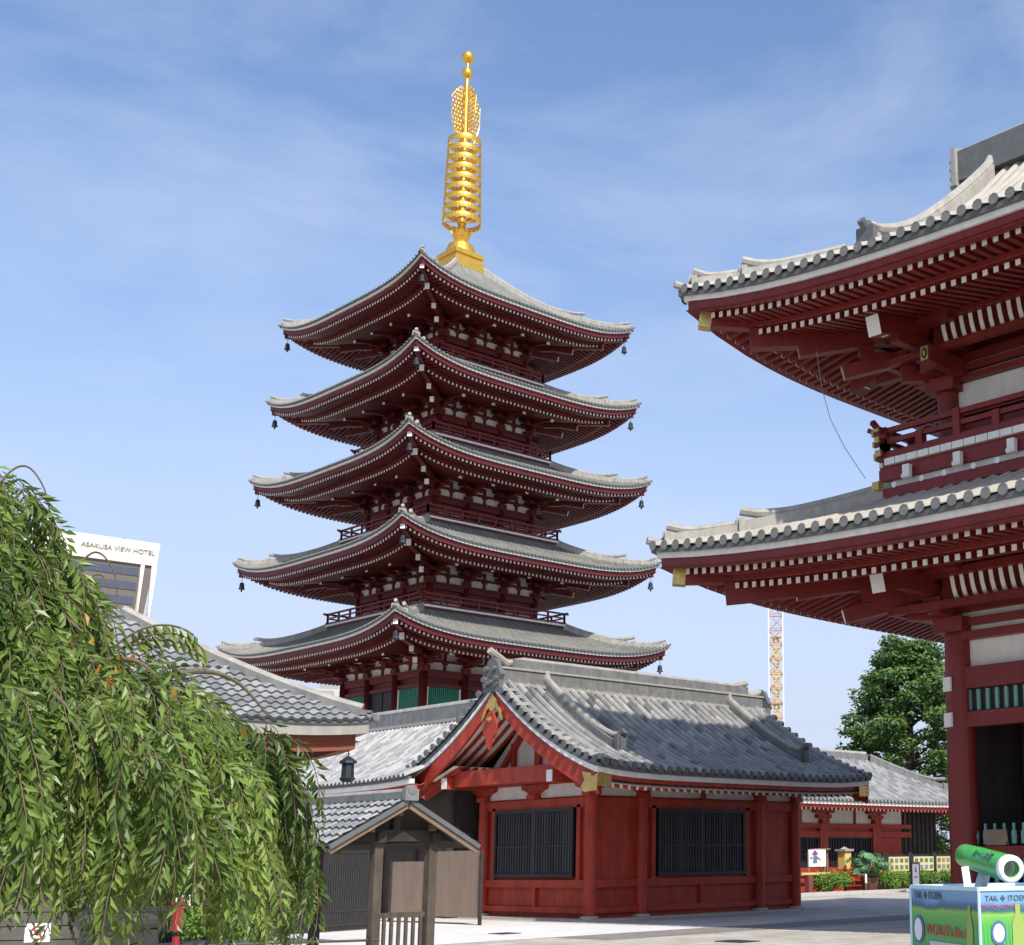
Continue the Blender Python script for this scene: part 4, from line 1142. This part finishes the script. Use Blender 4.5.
for k in range(4):
    mb=MB(); A,L=FR.AL(0)
    mb.M=Matrix.Scale(1 if k in(0,1) else -1,4,(1,0,0))@Matrix.Scale(1 if k in(0,2) else -1,4,(0,1,0))
    ridge_seg(mb,[FR.hip(.2+1.6*q/6) for q in range(7)],.26,.3,.16,oni=1.0); ridge_seg(mb,[FR.hip(1.8+2.9*q/8) for q in range(9)],.3,.4,.2,oni=1.0)
    mb.build('hip_ridge',[M['ridge']],roof)
yf=-2.5
mb=MB(); mb.box((-.6,.4,1.9),(15.6,5.75,3.8)); fw=mb.build('wall',[RHm],fh)
mb=MB(); mb.box((-.6,yf+.06,3.75),(15.6,.1,.75)); mb.build('frieze',[M['plaster']],fw)
mb=MB()
for z,h in((3.28,.22),(4.18,.2),(.62,.3),(2.85,.3),(.95,.5)): mb.box((-.6,yf-.04,z),(15.8,.2,h))
for q in range(8): mb.box((-8.2+2.15*q,yf+.0,3.75),(.14,.14,.75))
mb.build('tie_beam',[RHm],fw)
for q in range(5):
    x=-8.2+4.3*q-0.5
    if x>7.3: continue
    mb=MB(); mb.box((x,yf-.02,1.6),(.62,.3,3.3)); mb.box((x,yf-.1,3.5),(.5,.4,.2)); mb.box((x,yf-.1,3.75),(1.0,.34,.2)); mb.box((x,yf-.1,4.0),(1.5,.34,.16)); mb.build('pillar',[RHm],fw)
for q in range(3):
    a=-8.7+.35+4.3*q; b=a+3.6
    barred('barred_window',fw,a,b,1.1,2.75,yf-.02,'x',16,1,M['slat_far'])
mb=MB(); mb.box((8.2,yf+.2,2.2),(3.2,.4,4.2)); 
for q in range(8): mb.box((6.8+.4*q,yf-.02,2.2),(.06,.08,4.1))
mb.build('dark_board_bay',[M['wood_dark']],fh)

# forecourt of the far hall
def Yl(): pass
t=thing('picture_sign','white board on pale wooden legs showing a small purple and grey drawing','sign',(50.35,43.3,0))
mb=MB(); mb.box((0,0,1.66),(1.25,.05,.8)); mb.build('board',[SIGN_W],t)
mb=MB()
for x in(-.58,.58): mb.box((x,.05,.95),(.09,.08,1.9))
mb.box((.95,.2,1.05),(.08,.08,2.1)); mb.box((.4,.12,2.09),(1.2,.25,.06)); mb.build('leg',[M['wood_pale']],t)
mb=MB(); mb.m=0
mb.prism([(.21*math.cos(a),.085*math.sin(a)) for a in [R(30*q) for q in range(12)]],.01,(-.18,-.03,1.87),(1,0,0),(0,0,1),(0,-1,0))
mb.prism([(.12*math.cos(a),.1*math.sin(a)) for a in [R(30*q) for q in range(12)]],.012,(-.18,-.03,1.93),(1,0,0),(0,0,1),(0,-1,0))
mb.m=1; mb.prism([(-.15,-.36),(.15,-.36),(.13,-.02),(-.13,-.02)],.01,(-.18,-.03,1.79),(1,0,0),(0,0,1),(0,-1,0))
mb.prism([(-.36,.0),(-.2,.08),(-.2,-.06),(-.34,-.06)],.009,(-.18,-.03,1.68),(1,0,0),(0,0,1),(0,-1,0))
mb.prism([(.14,.08),(.42,-.08),(.4,-.13),(.14,-.04)],.009,(-.18,-.03,1.68),(1,0,0),(0,0,1),(0,-1,0))
mb.build('drawing',[mat('print_purple',(.25,.06,.30),.6),mat('print_grey',(.16,.17,.2),.6)],t)
t=thing('lantern_box','yellow box lantern with grey cap on a thin dark post','lantern',(52.3,43.2,0))
mb=MB(); mb.box((0,0,1.55),(.46,.46,.85)); mb.build('lamp_body',[mat('lamp_paper',(.72,.47,.16),.6,noise=.1)],t)
mb=MB(); mb.box((0,0,2.03),(.66,.66,.1)); mb.lathe([(.3,2.08),(.02,2.2)],4); mb.build('cap',[M['ridge_light']],t)
mb=MB(); mb.box((0,0,.55),(.1,.1,1.12)); mb.build('post',[M['iron']],t)
# lotus pot
LOT=leafmat('lotus_leaf',(.07,.16,.08),(.16,.30,.15),.2,.45)
t=thing('lotus_pot','brown clay pot of large round lotus leaves beside the hedge','plant',(52.6,41.9,0))
mb=MB(); mb.lathe([(.3,0),(.4,.4),(.44,.62),(.47,.62),(.47,.7),(.38,.7),(.36,.6)],18); mb.build('pot',[mat('clay_pot',(.13,.055,.04),.6,noise=.2)],t)
lv=MB(); stm=MB(); rg=random.Random(8)
for q in range(46):
    a=rg.uniform(0,6.28); r=.95*math.sqrt(rg.random()); z=.95+1.05*rg.random()*(1-.35*r); R1=rg.uniform(.16,.3)
    c=Vector((r*math.cos(a)*1.1,r*math.sin(a),z)); nn=(Vector((math.cos(a)*.5,math.sin(a)*.5,.6))+rv3()*.45).normalized()
    s=nn.cross(Vector((0,0,1))).normalized(); u=nn.cross(s); v=rg.random()
    ci=lv.P(c-nn*.05); rim=[lv.P(c+(s*math.cos(b)+u*math.sin(b))*R1*rg.uniform(.9,1.08)+nn*rg.uniform(-.03,.06)) for b in [2*math.pi*e/12 for e in range(12)]]
    for e in range(12): lv.F([ci,rim[e],rim[(e+1)%12]],v)
    stm.tube([(0,0,.6),(c.x*.6,c.y*.6,z*.7),(c.x,c.y,c.z-.04)],.015,4)
lv.build('leaves',[LOT],t); stm.build('stem',[HEDGE],t)
t=thing('name_stake','white wooden name stake in front of the clay lotus pot','stake',(51.75,41.45,0))
mb=MB(); mb.box((0,0,.68),(.11,.04,.42)); mb.build('tag_plate',[SIGN_W],t); mb=MB(); mb.box((0,.02,.26),(.06,.03,.52)); mb.build('stake_leg',[M['wood_pale']],t)
def hedge(label,x0,x1,y,h,seed):
    shrub('hedge',label,((x0+x1)/2,y,.05),(x1-x0,.8,h),int(2600*(x1-x0)/2.5)+500,.1,cat='hedge',group='clipped hedges before the far hall',lumps=max(10,int((x1-x0)*8)),seed=seed)
hedge('long low clipped hedge under the white picture board',48.4,51.4,42.1,1.0,21)
hedge('round clipped bush right of the lotus pot',53.4,55.2,42.4,1.0,22)
hedge('clipped bush between the first two dark notice posts',55.9,57.5,43.2,.95,23)
hedge('clipped bush behind the framed grey board',58.4,59.8,43.4,.95,24)
hedge('clipped bush next to the gate pillar foot',60.4,62.6,43.4,.95,25)
# low red fence post with yellow bar
t=thing('fence_post','low brown red post carrying a yellow bar at the hall corner','post',(48.1,41.9,0))
mb=MB(); mb.box((0,0,.45),(.28,.28,.9)); mb.box((0,0,.08),(.6,.5,.16)); mb.build('post_shaft',[mat('post_red',(.2,.05,.04),.6,noise=.15)],t)
mb=MB(); mb.box((.5,0,.96),(2.0,.1,.1)); mb.build('bar',[mat('yellow_bar',(.55,.45,.14),.6)],t)
# notice boards with small pictures
PCOL=[(.55,.16,.17),(.56,.50,.25),(.50,.53,.28),(.55,.45,.22)]
words=['pink','yellow','pale green','orange tinted']
pst=[56.6,58.75,60.9]
for q,(x0,x1) in enumerate(((54.6,56.4),(56.85,58.55),(59.0,60.75),(61.05,62.7))):
    t=thing('poster_panel',words[q]+' poster panel of small pictures on the notice fence','poster',((x0+x1)/2,44.0,1.31),0,group='poster panels on the notice fence')
    mb=MB(); mb.box((0,0,0),(x1-x0,.05,.74)); mb.build('sheet',[mat('poster_'+words[q].replace(' ','_'),PCOL[q],.6)],t)
    mb=MB(); rg=random.Random(q)
    for r in range(2):
        for c in range(4):
            mb.m=rg.randrange(3); mb.box((-(x1-x0)/2+(c+.5)*(x1-x0)/4,-.03,.18-.34*r),(.26,.02,.2))
    mb.build('pictures',[mat('pic_brown',(.2,.11,.06),.6),mat('pic_green',(.12,.17,.08),.6),mat('pic_grey',(.2,.2,.22),.6)],t)
t=thing('notice_fence','dark timber frame of posts and rails carrying the poster panels','fence',(58.7,44.08,0))
for x in pst:
    mb=MB(); mb.box((x-58.7,0,.95),(.4,.14,1.9)); mb.build('post',[M['black']],t)
mb=MB(); mb.m=1; mb.box((-2.2,.02,.78),(4.3,.08,.14)); mb.m=0; mb.box((0,.04,1.75),(8.4,.08,.1)); mb.box((2.2,.03,.78),(4.0,.06,.12)); mb.build('rail',[M['black'],RED],t)
# framed board
t=thing('framed_board','grey notice board in a dark frame standing before the hedge','sign',(53.6,39.9,0),R(8))
mb=MB(); mb.box((0,0,.8),(.72,.05,1.1)); mb.build('sheet',[mat('board_grey',(.25,.26,.29),.6)],t)
mb=MB()
for x in(-.38,.38): mb.box((x,0,.7),(.07,.09,1.4))
mb.box((0,0,1.38),(.83,.09,.07)); mb.box((0,0,.24),(.83,.09,.07)); mb.build('board_frame',[M['black']],t)
mb=MB(); mb.prism([(-.06,-.1),(.08,-.1),(.06,.0),(.02,.14),(-.03,.14),(-.04,0)],.01,(0,-.03,1.05),(1,0,0),(0,0,1),(0,-1,0)); mb.box((0,-.03,.72),(.3,.01,.05)); mb.build('emblem',[M['black']],t)

# ------------------------------------------------------------------ GREEN DISPLAY BOX and tube
bl=Vector((.5,.87,0)).normalized(); br=Vector((.87,-.5,0)).normalized()
bc=Vector((11.59,7.85,0))
box=thing('display_box','printed green and blue promotional box under the green tube','display box',bc)
PRINT=bpy.data.materials.new('tea_field_print'); PRINT.use_nodes=True
nt=PRINT.node_tree; N=nt.nodes; L=nt.links; b=N['Principled BSDF']; b.inputs['Roughness'].default_value=.35
tc=N.new('ShaderNodeTexCoord'); sx=N.new('ShaderNodeSeparateXYZ'); L.new(tc.outputs['Object'],sx.inputs[0])
nz=N.new('ShaderNodeTexNoise'); nz.inputs['Scale'].default_value=2.2; L.new(tc.outputs['Object'],nz.inputs['Vector'])
ad=N.new('ShaderNodeMath'); ad.operation='MULTIPLY_ADD'; L.new(nz.outputs[0],ad.inputs[0]); ad.inputs[1].default_value=.14; L.new(sx.outputs['Z'],ad.inputs[2])
mr=N.new('ShaderNodeMapRange'); mr.inputs[1].default_value=.80; mr.inputs[2].default_value=1.47; L.new(ad.outputs[0],mr.inputs[0])
cr=N.new('ShaderNodeValToRGB'); e=cr.color_ramp.elements
e[0].position=0; e[0].color=(.03,.24,.06,1); e[1].position=1; e[1].color=(.26,.45,.66,1)
for p,c in((.35,(.05,.34,.05,1)),(.53,(.24,.47,.07,1)),(.585,(.03,.14,.13,1)),(.64,(.06,.16,.36,1)),(.70,(.16,.30,.50,1))):
    x=e.new(p); x.color=c
# crop rows in the field
wv=N.new('ShaderNodeTexWave'); wv.inputs['Scale'].default_value=9; wv.inputs['Distortion'].default_value=1.5; L.new(tc.outputs['Object'],wv.inputs['Vector'])
L.new(mr.outputs[0],cr.inputs[0])
lt=N.new('ShaderNodeMath'); lt.operation='LESS_THAN'; L.new(mr.outputs[0],lt.inputs[0]); lt.inputs[1].default_value=.5
m2=N.new('ShaderNodeMath'); m2.operation='MULTIPLY'; L.new(lt.outputs[0],m2.inputs[0]); L.new(wv.outputs[0],m2.inputs[1])
mx=N.new('ShaderNodeMix'); mx.data_type='RGBA'; L.new(m2.outputs[0],mx.inputs[0]); L.new(cr.outputs[0],mx.inputs[6]); mx.inputs[7].default_value=(.10,.42,.10,1)
L.new(mx.outputs[2],b.inputs['Base Color'])
LW,RW,BHt=1.7,1.3,1.33
mb=MB(); P0=Vector((0,0,0)); c4=[P0,br*RW,br*RW+bl*LW,bl*LW]
n=8
def side(a,b_):
    g=[[mb.P(a+(b_-a)*(i/n)+Vector((0,0,z))+Vector((0,0,-.02*math.sin(math.pi*i/n) if z>1 else 0))) for i in range(n+1)] for z in(0,.45,.9,BHt)]
    for j in range(3):
        for i in range(n): mb.F([g[j][i],g[j][i+1],g[j+1][i+1],g[j+1][i]])
for i in range(4): side(c4[i],c4[(i+1)%4])
mb.poly([p+Vector((0,0,BHt-.03)) for p in c4])
body=mb.build('printed_cover',[PRINT],box)
mb=MB()
for i in range(4): mb.beam(c4[i]+Vector((0,0,BHt)),c4[(i+1)%4]+Vector((0,0,BHt)),.03,.04)
mb.beam(bl*LW,bl*LW+Vector((0,0,BHt)),.03,.03); mb.beam(P0,Vector((0,0,BHt)),.02,.02); mb.build('top_edge',[mat('pale_piping',(.55,.72,.8),.5)],box)
PW=mat('print_white',(.75,.75,.75),.5); PD=mat('print_dark',(.06,.12,.12),.5); PRr=mat('print_red',(.5,.08,.09),.5); PO=mat('print_orange',(.62,.28,.06),.5); PYl=mat('print_yellow',(.30,.40,.10),.5); PB=mat('print_blue',(.08,.14,.3),.5); PG=mat('print_green',(.05,.35,.12),.5); PLb=mat('print_pale_blue',(.45,.55,.62),.5)
nl=bl.cross(Vector((0,0,1))); nl=-nl if nl.dot(Vector((-11,-8,0)))<0 else nl
nr=br.cross(Vector((0,0,1))); nr=-nr if nr.dot(Vector((-11,-8,0)))<0 else nr
def fL(u,z,o=.006): return bl*u+nl*o+Vector((0,0,z))      # u from the near corner along the left face
def fR(u,z,o=.006): return br*u+nr*o+Vector((0,0,z))
Z=Vector((0,0,1))
text('brand_lettering','TAK ✤ ITOEN',.115,frame(fL(1.25,1.24),-bl,Z),PD,box,.002)
text('slogan','WORLD\'s No.1',.155,frame(fL(.78,.885,.012),-bl,Z),PRr,box,.003)
text('brand_lettering','TAK ✤ ITOEN',.075,frame(fR(.30,1.235),br,Z),PD,box,.002)
text('slogan','TEA FOR COMFORT',.052,frame(fR(.24,1.15),br,Z),PRr,box,.002)
def disc(mbx,o,ax,rx,rz,nrm,depth=.004): mbx.prism([(rx*math.cos(R(20*q)),rz*math.sin(R(20*q))) for q in range(18)],depth,o,ax,Z,nrm)
mb=MB()
mb.m=0; disc(mb,fL(1.5,.88),-bl,.15,.15,nl); mb.m=1; disc(mb,fL(1.5,.88,.011),-bl,.1,.12,nl)
mb.m=2; mb.prism([(-.2,-.12),(.2,-.12),(.22,.12),(-.22,.12)],.004,fL(1.45,.58),-bl,Z,nl)
mb.m=3; mb.prism([(-.36,-.07),(.36,-.07),(.42,.07),(-.42,.07)],.004,fL(.8,.70),-bl,Z,nl)
mb.m=0; disc(mb,fR(.2,.9),br,.085,.12,nr); mb.m=1; disc(mb,fR(.2,.9,.011),br,.062,.09,nr)
mb.m=2; mb.prism([(-.1,-.1),(.1,-.1),(.08,.12),(-.08,.12)],.004,fR(.22,.66),br,Z,nr)
mb.m=4
def bottle(o,ax,s,nrm): mb.prism([(-.06*s,-.3*s),(.06*s,-.3*s),(.06*s,.12*s),(.025*s,.22*s),(.025*s,.3*s),(-.025*s,.3*s),(-.025*s,.22*s),(-.06*s,.12*s)],.004,o,ax,Z,nrm)
bottle(fL(.22,.82),-bl,1.15,nl); bottle(fR(.42,.85),br,1.1,nr)
mb.build('printed_emblem',[PB,PW,PO,PLb,PYl],box)
# tube
tb=thing('green_tube','big green printed tube with white open end lying above the box','tube',(0,0,0))
p0=Vector((12.834,8.869,1.667)); p1=Vector((12.025,7.739,1.520)); ax=(p1-p0).normalized()
TM=mat('tube_green',(.06,.42,.07),.3,noise=.22,nscale=4)
mb=MB()
rr=[.10,.125,.132,.135,.138,.138]
pts=[p0+(p1-p0)*f for f in(0,.03,.3,.6,.9,1)]
mb.tube(pts,rr,28,caps=False); mb.tube([p1,p0+(p1-p0)*.1],[.085,.085],28,caps=False)
body=mb.build('tube_body',[TM],tb,smooth=True)
s=ax.cross(Z).normalized(); u=s.cross(ax)
mb=MB()
a1=[mb.P(p1+ax*.004+(s*math.cos(a)+u*math.sin(a))*.14) for a in [2*math.pi*q/28 for q in range(28)]]
a2=[mb.P(p1+ax*.02+(s*math.cos(a)+u*math.sin(a))*.125) for a in [2*math.pi*q/28 for q in range(28)]]
a3=[mb.P(p1+ax*.02+(s*math.cos(a)+u*math.sin(a))*.088) for a in [2*math.pi*q/28 for q in range(28)]]
a4=[mb.P(p1-ax*.3+(s*math.cos(a)+u*math.sin(a))*.08) for a in [2*math.pi*q/28 for q in range(28)]]
a0=[mb.P(p1-ax*.06+(s*math.cos(a)+u*math.sin(a))*.1405) for a in [2*math.pi*q/28 for q in range(28)]]
for A_,B_ in((a0,a1),(a1,a2),(a2,a3),(a3,a4)):
    for q in range(28): mb.F([A_[q],A_[(q+1)%28],B_[(q+1)%28],B_[q]])
mb.F(a4)
mb.build('white_rim',[mat('rim_white',(.8,.8,.8),.45)],tb)
text('tea_lettering','お～いお茶',.11,frame(p0+(p1-p0)*.62+(s*.8+u*.6)*.139,ax,(u*.8-s*.6)),PD,tb,.003)
mb=MB(); mb.m=0; mb.beam(p0+(p1-p0)*.45+Vector((0,0,-.13)),Vector((12.35,8.35,BHt-.03)),.09,.1); mb.build('cradle',[mat('stand_grey',(.5,.53,.52),.5)],tb)
t=thing('standing_card','narrow white card standing upright between the box corner and tube','card',(11.75,8.08,BHt-.02))
mb=MB(); mb.beam((0,0,0),(-.02,.02,.24),.075,.012,up=(-.83,-.56,0)); mb.build('card_sheet',[SIGN_W],t)

# ------------------------------------------------------------------ distant things
ht=thing('hotel_tower','distant cream topped hotel tower with dark glass bands above the tree','building',(138.3,328.1,0))
# local axes: u to the left along the facade, n towards the camera
u_=Vector((117.03-138.3,329.85-328.1,0)).normalized(); n_=Vector((u_.y,-u_.x,0)); n_= n_ if n_.dot(Vector((-138,-328,0)))>0 else -n_
cream=mat('cream_cladding',(.72,.69,.60),.7); brown=mat('brown_band',(.14,.12,.105),.6,noise=.1,nscale=.1); gl=mat('tower_glass',(.07,.08,.11),.15,spec=.6)
def hb(mb,u0,u1,z0,z1,n0,n1,sl=0):
    # box from u0..u1 along the facade; the right edge leans in by sl at the bottom
    a=lambda u,nn,z:u_*u+n_*nn+Z*z
    p=[a(u0+sl,n0,z0),a(u1,n0,z0),a(u1,n1,z0),a(u0+sl,n1,z0),a(u0,n0,z1),a(u1,n0,z1),a(u1,n1,z1),a(u0,n1,z1)]
    i=[mb.P(x) for x in p]
    for q in((3,2,1,0),(4,5,6,7),(0,1,5,4),(1,2,6,5),(2,3,7,6),(3,0,4,7)): mb.F([i[k] for k in q])
HT=78.6
mb=MB(); hb(mb,.4,60,0,HT-.3,-30,-.6,9); core=mb.build('wall',[brown],ht)
mb=MB(); hb(mb,0,60.4,HT-5.6,HT,-30.4,0,.45); mb.build('parapet',[cream],ht)
mb=MB(); a0_=.0
hb(mb,.3,1.5,20,HT-5.6,-1,0,3.4); hb(mb,3.1,4.0,20,HT-5.6,-.9,-.1,3.2); mb.build('fin',[cream],ht)
for f in range(9):
    z1=HT-6.6-3.55*f; mb=MB(); hb(mb,4.3+.08*f*3.5,58,z1-1.9,z1,-.7,-.45,0); w=mb.build('window_band',[gl],ht)
    mb=MB()
    for q in range(18): hb(mb,4.3+.28*f+3.1*q,4.45+.28*f+3.1*q,z1-1.9,z1,-.5,-.38)
    mb.build('mullion',[brown],w)
mb=MB()
for x,h in((9.5,1.2),(6.5,1.4),(24,3.0)): hb(mb,x,x+.4,HT,HT+h,-6,-5.6)
mb.build('rooftop_mast',[M['iron']],ht)
text('sign_lettering','ASAKUSA VIEW HOTEL',1.6,frame(u_*9.4+n_*.1+Z*(HT-2.6),-u_,Z),mat('sign_grey',(.30,.28,.25),.6),ht,.15)
t=thing('city_block','small beige flat roofed buildings far off under the pagoda eave','building',(122.7,217.8,0),R(60))
mb=MB(); mb.box((0,0,15.6),(9,8,31.2)); mb.build('wall',[mat('beige_wall',(.5,.45,.38),.8,noise=.05)],t)
mb=MB(); mb.box((1.5,0,32.0),(2.2,3,1.6)); mb.box((-6.8,3,15.2),(5,8,30.4)); mb.build('roof_plant',[mat('grey_wall',(.3,.3,.3),.8)],t)
# crane mast
ct=thing('crane_mast','tall yellow and white lattice crane mast rising behind the red hall','crane',(147.9,134.6,0),R(42))
YW=mat('crane_yellow',(.62,.40,.08),.5); CW=mat('crane_white',(.62,.58,.52),.5); CR=mat('crane_red',(.42,.22,.15),.5)
mb=MB(); H0,H1=0,44; w=1.05
for sx in(-w,w):
    for sy in(-w,w): mb.box((sx,sy,22),(.2,.2,44))
mb.build('chord',[CW],ct)
mb=MB(); st=2.2; q=0; z=0
while z<H1-st:
    for k in range(4):
        mb.M=RZ(k); sg=1 if (q+k)%2 else -1
        mb.beam((w,-w*sg,z),(w,w*sg,z+st),.12,.12); mb.beam((w,-w,z),(w,w,z),.12,.12)
    z+=st; q+=1
mb.M=None; mb.build('lattice',[CR],ct)
mb=MB()
for sy in(-.3,.3): mb.box((-.2,sy,17),(.3,.26,34))
z=.4
while z<34: mb.box((-.2,0,z),(.1,.5,.08)); z+=.45
for z in(12,24,34): mb.box((-.2,0,z),(1.4,1.6,.12))
mb.build('ladder',[YW],ct)

# ------------------------------------------------------------------ ground
def paving(name,c1,c2,scale,mortar,noise=.12,bw=1.2,bh=.6,rot=0):
    m=bpy.data.materials.new(name); m.use_nodes=True; nt=m.node_tree; N=nt.nodes; L=nt.links; b=N['Principled BSDF']; b.inputs['Roughness'].default_value=.85
    tc=N.new('ShaderNodeTexCoord'); mp=N.new('ShaderNodeMapping'); mp.inputs['Rotation'].default_value=(0,0,rot); L.new(tc.outputs['Object'],mp.inputs[0])
    br=N.new('ShaderNodeTexBrick'); br.inputs['Scale'].default_value=1; br.inputs['Brick Width'].default_value=bw; br.inputs['Row Height'].default_value=bh; br.inputs['Mortar Size'].default_value=.02
    br.inputs['Color1'].default_value=(*c1,1); br.inputs['Color2'].default_value=(*c2,1); br.inputs['Mortar'].default_value=(*mortar,1); L.new(mp.outputs[0],br.inputs['Vector'])
    n=N.new('ShaderNodeTexNoise'); n.inputs['Scale'].default_value=.7; n.inputs['Detail'].default_value=9; n.inputs['Roughness'].default_value=.7; L.new(tc.outputs['Object'],n.inputs['Vector'])
    mr=N.new('ShaderNodeMapRange'); mr.inputs[1].default_value=.3; mr.inputs[2].default_value=.7; mr.inputs[3].default_value=1-noise*1.4; mr.inputs[4].default_value=1+noise; L.new(n.outputs[0],mr.inputs[0])
    mx=N.new('ShaderNodeMix'); mx.data_type='RGBA'; mx.blend_type='MULTIPLY'; mx.inputs[0].default_value=1; L.new(br.outputs[0],mx.inputs[6]); L.new(mr.outputs[0],mx.inputs[7]); L.new(mx.outputs[2],b.inputs['Base Color'])
    return m
def sheet(name,pts,z,m):
    mb=MB(); mb.poly([(x,y,z) for x,y in pts]); return tag(mb.build(name,[m]),kind='structure')
sheet('ground',[(-2500,-2500),(2500,-2500),(2500,2500),(-2500,2500)],0,paving('court_paving',(.47,.425,.355),(.42,.385,.33),1,(.2,.18,.15),noise=.2))
sheet('concrete_apron',[(5,24.62),(24.3,24.62),(24.3,60),(5,60)],.004,paving('concrete',(.66,.645,.61),(.63,.615,.585),1,(.42,.41,.38),bw=3.0,bh=3.0,noise=.07))
sheet('paving_strip',[(19.6,22.7),(44.5,22.7),(44.5,24.6),(19.6,24.6)],.005,paving('dark_setts',(.22,.195,.17),(.25,.22,.19),1,(.16,.14,.12),bw=.5,bh=.3))
sheet('stone_border',[(24.32,24.62),(44.5,24.62),(44.5,30.0),(24.32,30.0)],.004,paving('border_slabs',(.52,.495,.445),(.46,.44,.40),1,(.22,.2,.18),noise=.18,bw=1.6,bh=.9))
mb=MB(); mb.box((50,41.2,.07),(30,.16,.14)); tag(mb.build('kerb',[M['stone']]),kind='structure')
sheet('garden_soil',[(44.8,41.3),(66,41.3),(66,44.5),(44.8,44.5)],.01,mat('soil',(.10,.075,.05),.95,noise=.3,nscale=4))
mb=MB(); mb.box((20.0,26.9,.012),(.55,.55,.012)); tag(mb.build('drain_cover',[M['iron']]),'small dark drain cover set in the pale concrete','drain cover')
mb=MB(); mb.box((20.6,19.9,.012),(.55,.8,.012)); tag(mb.build('drain_cover',[M['iron']]),'dark drain grate in the beige paving near the gate shadow','drain cover')

# ------------------------------------------------------------------ camera
cam=bpy.data.cameras.new('camera'); co=bpy.data.objects.new('camera',cam); COL.objects.link(co)
F,YAW,PIT,ROL,CX,CY=1357.64,R(41.72446),R(11.34355),R(-.703866),788.8,586.3
fw=Vector((math.cos(YAW)*math.cos(PIT),math.sin(YAW)*math.cos(PIT),math.sin(PIT)))
r=Vector((math.sin(YAW),-math.cos(YAW),0)); u=r.cross(fw)
c,s=math.cos(ROL),math.sin(ROL)
Rv=r*c+u*s; Uv=u*c-r*s
m=Matrix((Rv,Uv,-fw)).transposed().to_4x4(); m.translation=(0,0,1.65)
co.matrix_world=m
cam.sensor_fit='HORIZONTAL'; cam.sensor_width=36; cam.lens=F*36/1024
cam.shift_x=(512-CX)/1024; cam.shift_y=(CY-472.5)/1024
cam.clip_start=.1; cam.clip_end=6000
scene.camera=co

# ------------------------------------------------------------------ light
a_,b_=.33,.86
tosun=Vector((-a_,-b_,1)).normalized()
el=math.asin(tosun.z)
sun=bpy.data.lights.new('sun','SUN'); sun.energy=4.2; sun.angle=R(.53); sun.color=(1,.955,.88)
so=bpy.data.objects.new('sun',sun); COL.objects.link(so); so.rotation_euler=tosun.to_track_quat('Z','Y').to_euler()
w=bpy.data.worlds.new('World'); scene.world=w; w.use_nodes=True
nt=w.node_tree; N=nt.nodes; L=nt.links; bg=N['Background']
sk=N.new('ShaderNodeTexSky'); sk.sky_type='NISHITA'; sk.sun_disc=False; sk.sun_elevation=el; sk.sun_rotation=math.atan2(tosun.x,tosun.y)
sk.air_density=1.0; sk.dust_density=1.2; sk.ozone_density=1.2
tc=N.new('ShaderNodeTexCoord')
mp=N.new('ShaderNodeMapping'); mp.inputs['Scale'].default_value=(1.1,1.1,3.2); mp.inputs['Rotation'].default_value=(R(12),R(-14),R(25)); L.new(tc.outputs['Generated'],mp.inputs[0])
n1=N.new('ShaderNodeTexNoise'); n1.inputs['Scale'].default_value=2.6; n1.inputs['Detail'].default_value=9; n1.inputs['Roughness'].default_value=.6; n1.inputs['Distortion'].default_value=.3; L.new(mp.outputs[0],n1.inputs['Vector'])
mr=N.new('ShaderNodeMapRange'); mr.inputs[1].default_value=.46; mr.inputs[2].default_value=.74; mr.inputs[4].default_value=.38; L.new(n1.outputs[0],mr.inputs[0])
mx=N.new('ShaderNodeMix'); mx.data_type='RGBA'; L.new(mr.outputs[0],mx.inputs[0]); tn=N.new('ShaderNodeMix'); tn.data_type='RGBA'; tn.blend_type='MULTIPLY'; tn.inputs[0].default_value=1; L.new(sk.outputs[0],tn.inputs[6]); tn.inputs[7].default_value=(1.0,1.06,1.17,1)
L.new(tn.outputs[2],mx.inputs[6]); mx.inputs[7].default_value=(4.2,4.6,5.4,1)
sz_=N.new('ShaderNodeSeparateXYZ'); L.new(tc.outputs['Generated'],sz_.inputs[0])
hz=N.new('ShaderNodeMapRange'); hz.interpolation_type='SMOOTHSTEP'; hz.inputs[1].default_value=.52; hz.inputs[2].default_value=.0; hz.inputs[3].default_value=0; hz.inputs[4].default_value=.95; L.new(sz_.outputs['Z'],hz.inputs[0])
m3=N.new('ShaderNodeMix'); m3.data_type='RGBA'; L.new(hz.outputs[0],m3.inputs[0]); L.new(mx.outputs[2],m3.inputs[6]); m3.inputs[7].default_value=(3.3,3.65,4.6,1)
L.new(m3.outputs[2],bg.inputs[0]); bg.inputs[1].default_value=.15

scene.view_settings.view_transform='Standard'; scene.view_settings.look='None'; scene.view_settings.gamma=1; scene.view_settings.use_curve_mapping=False
scene.view_settings.exposure=.35
scene.cycles.max_bounces=6; scene.cycles.transparent_max_bounces=6
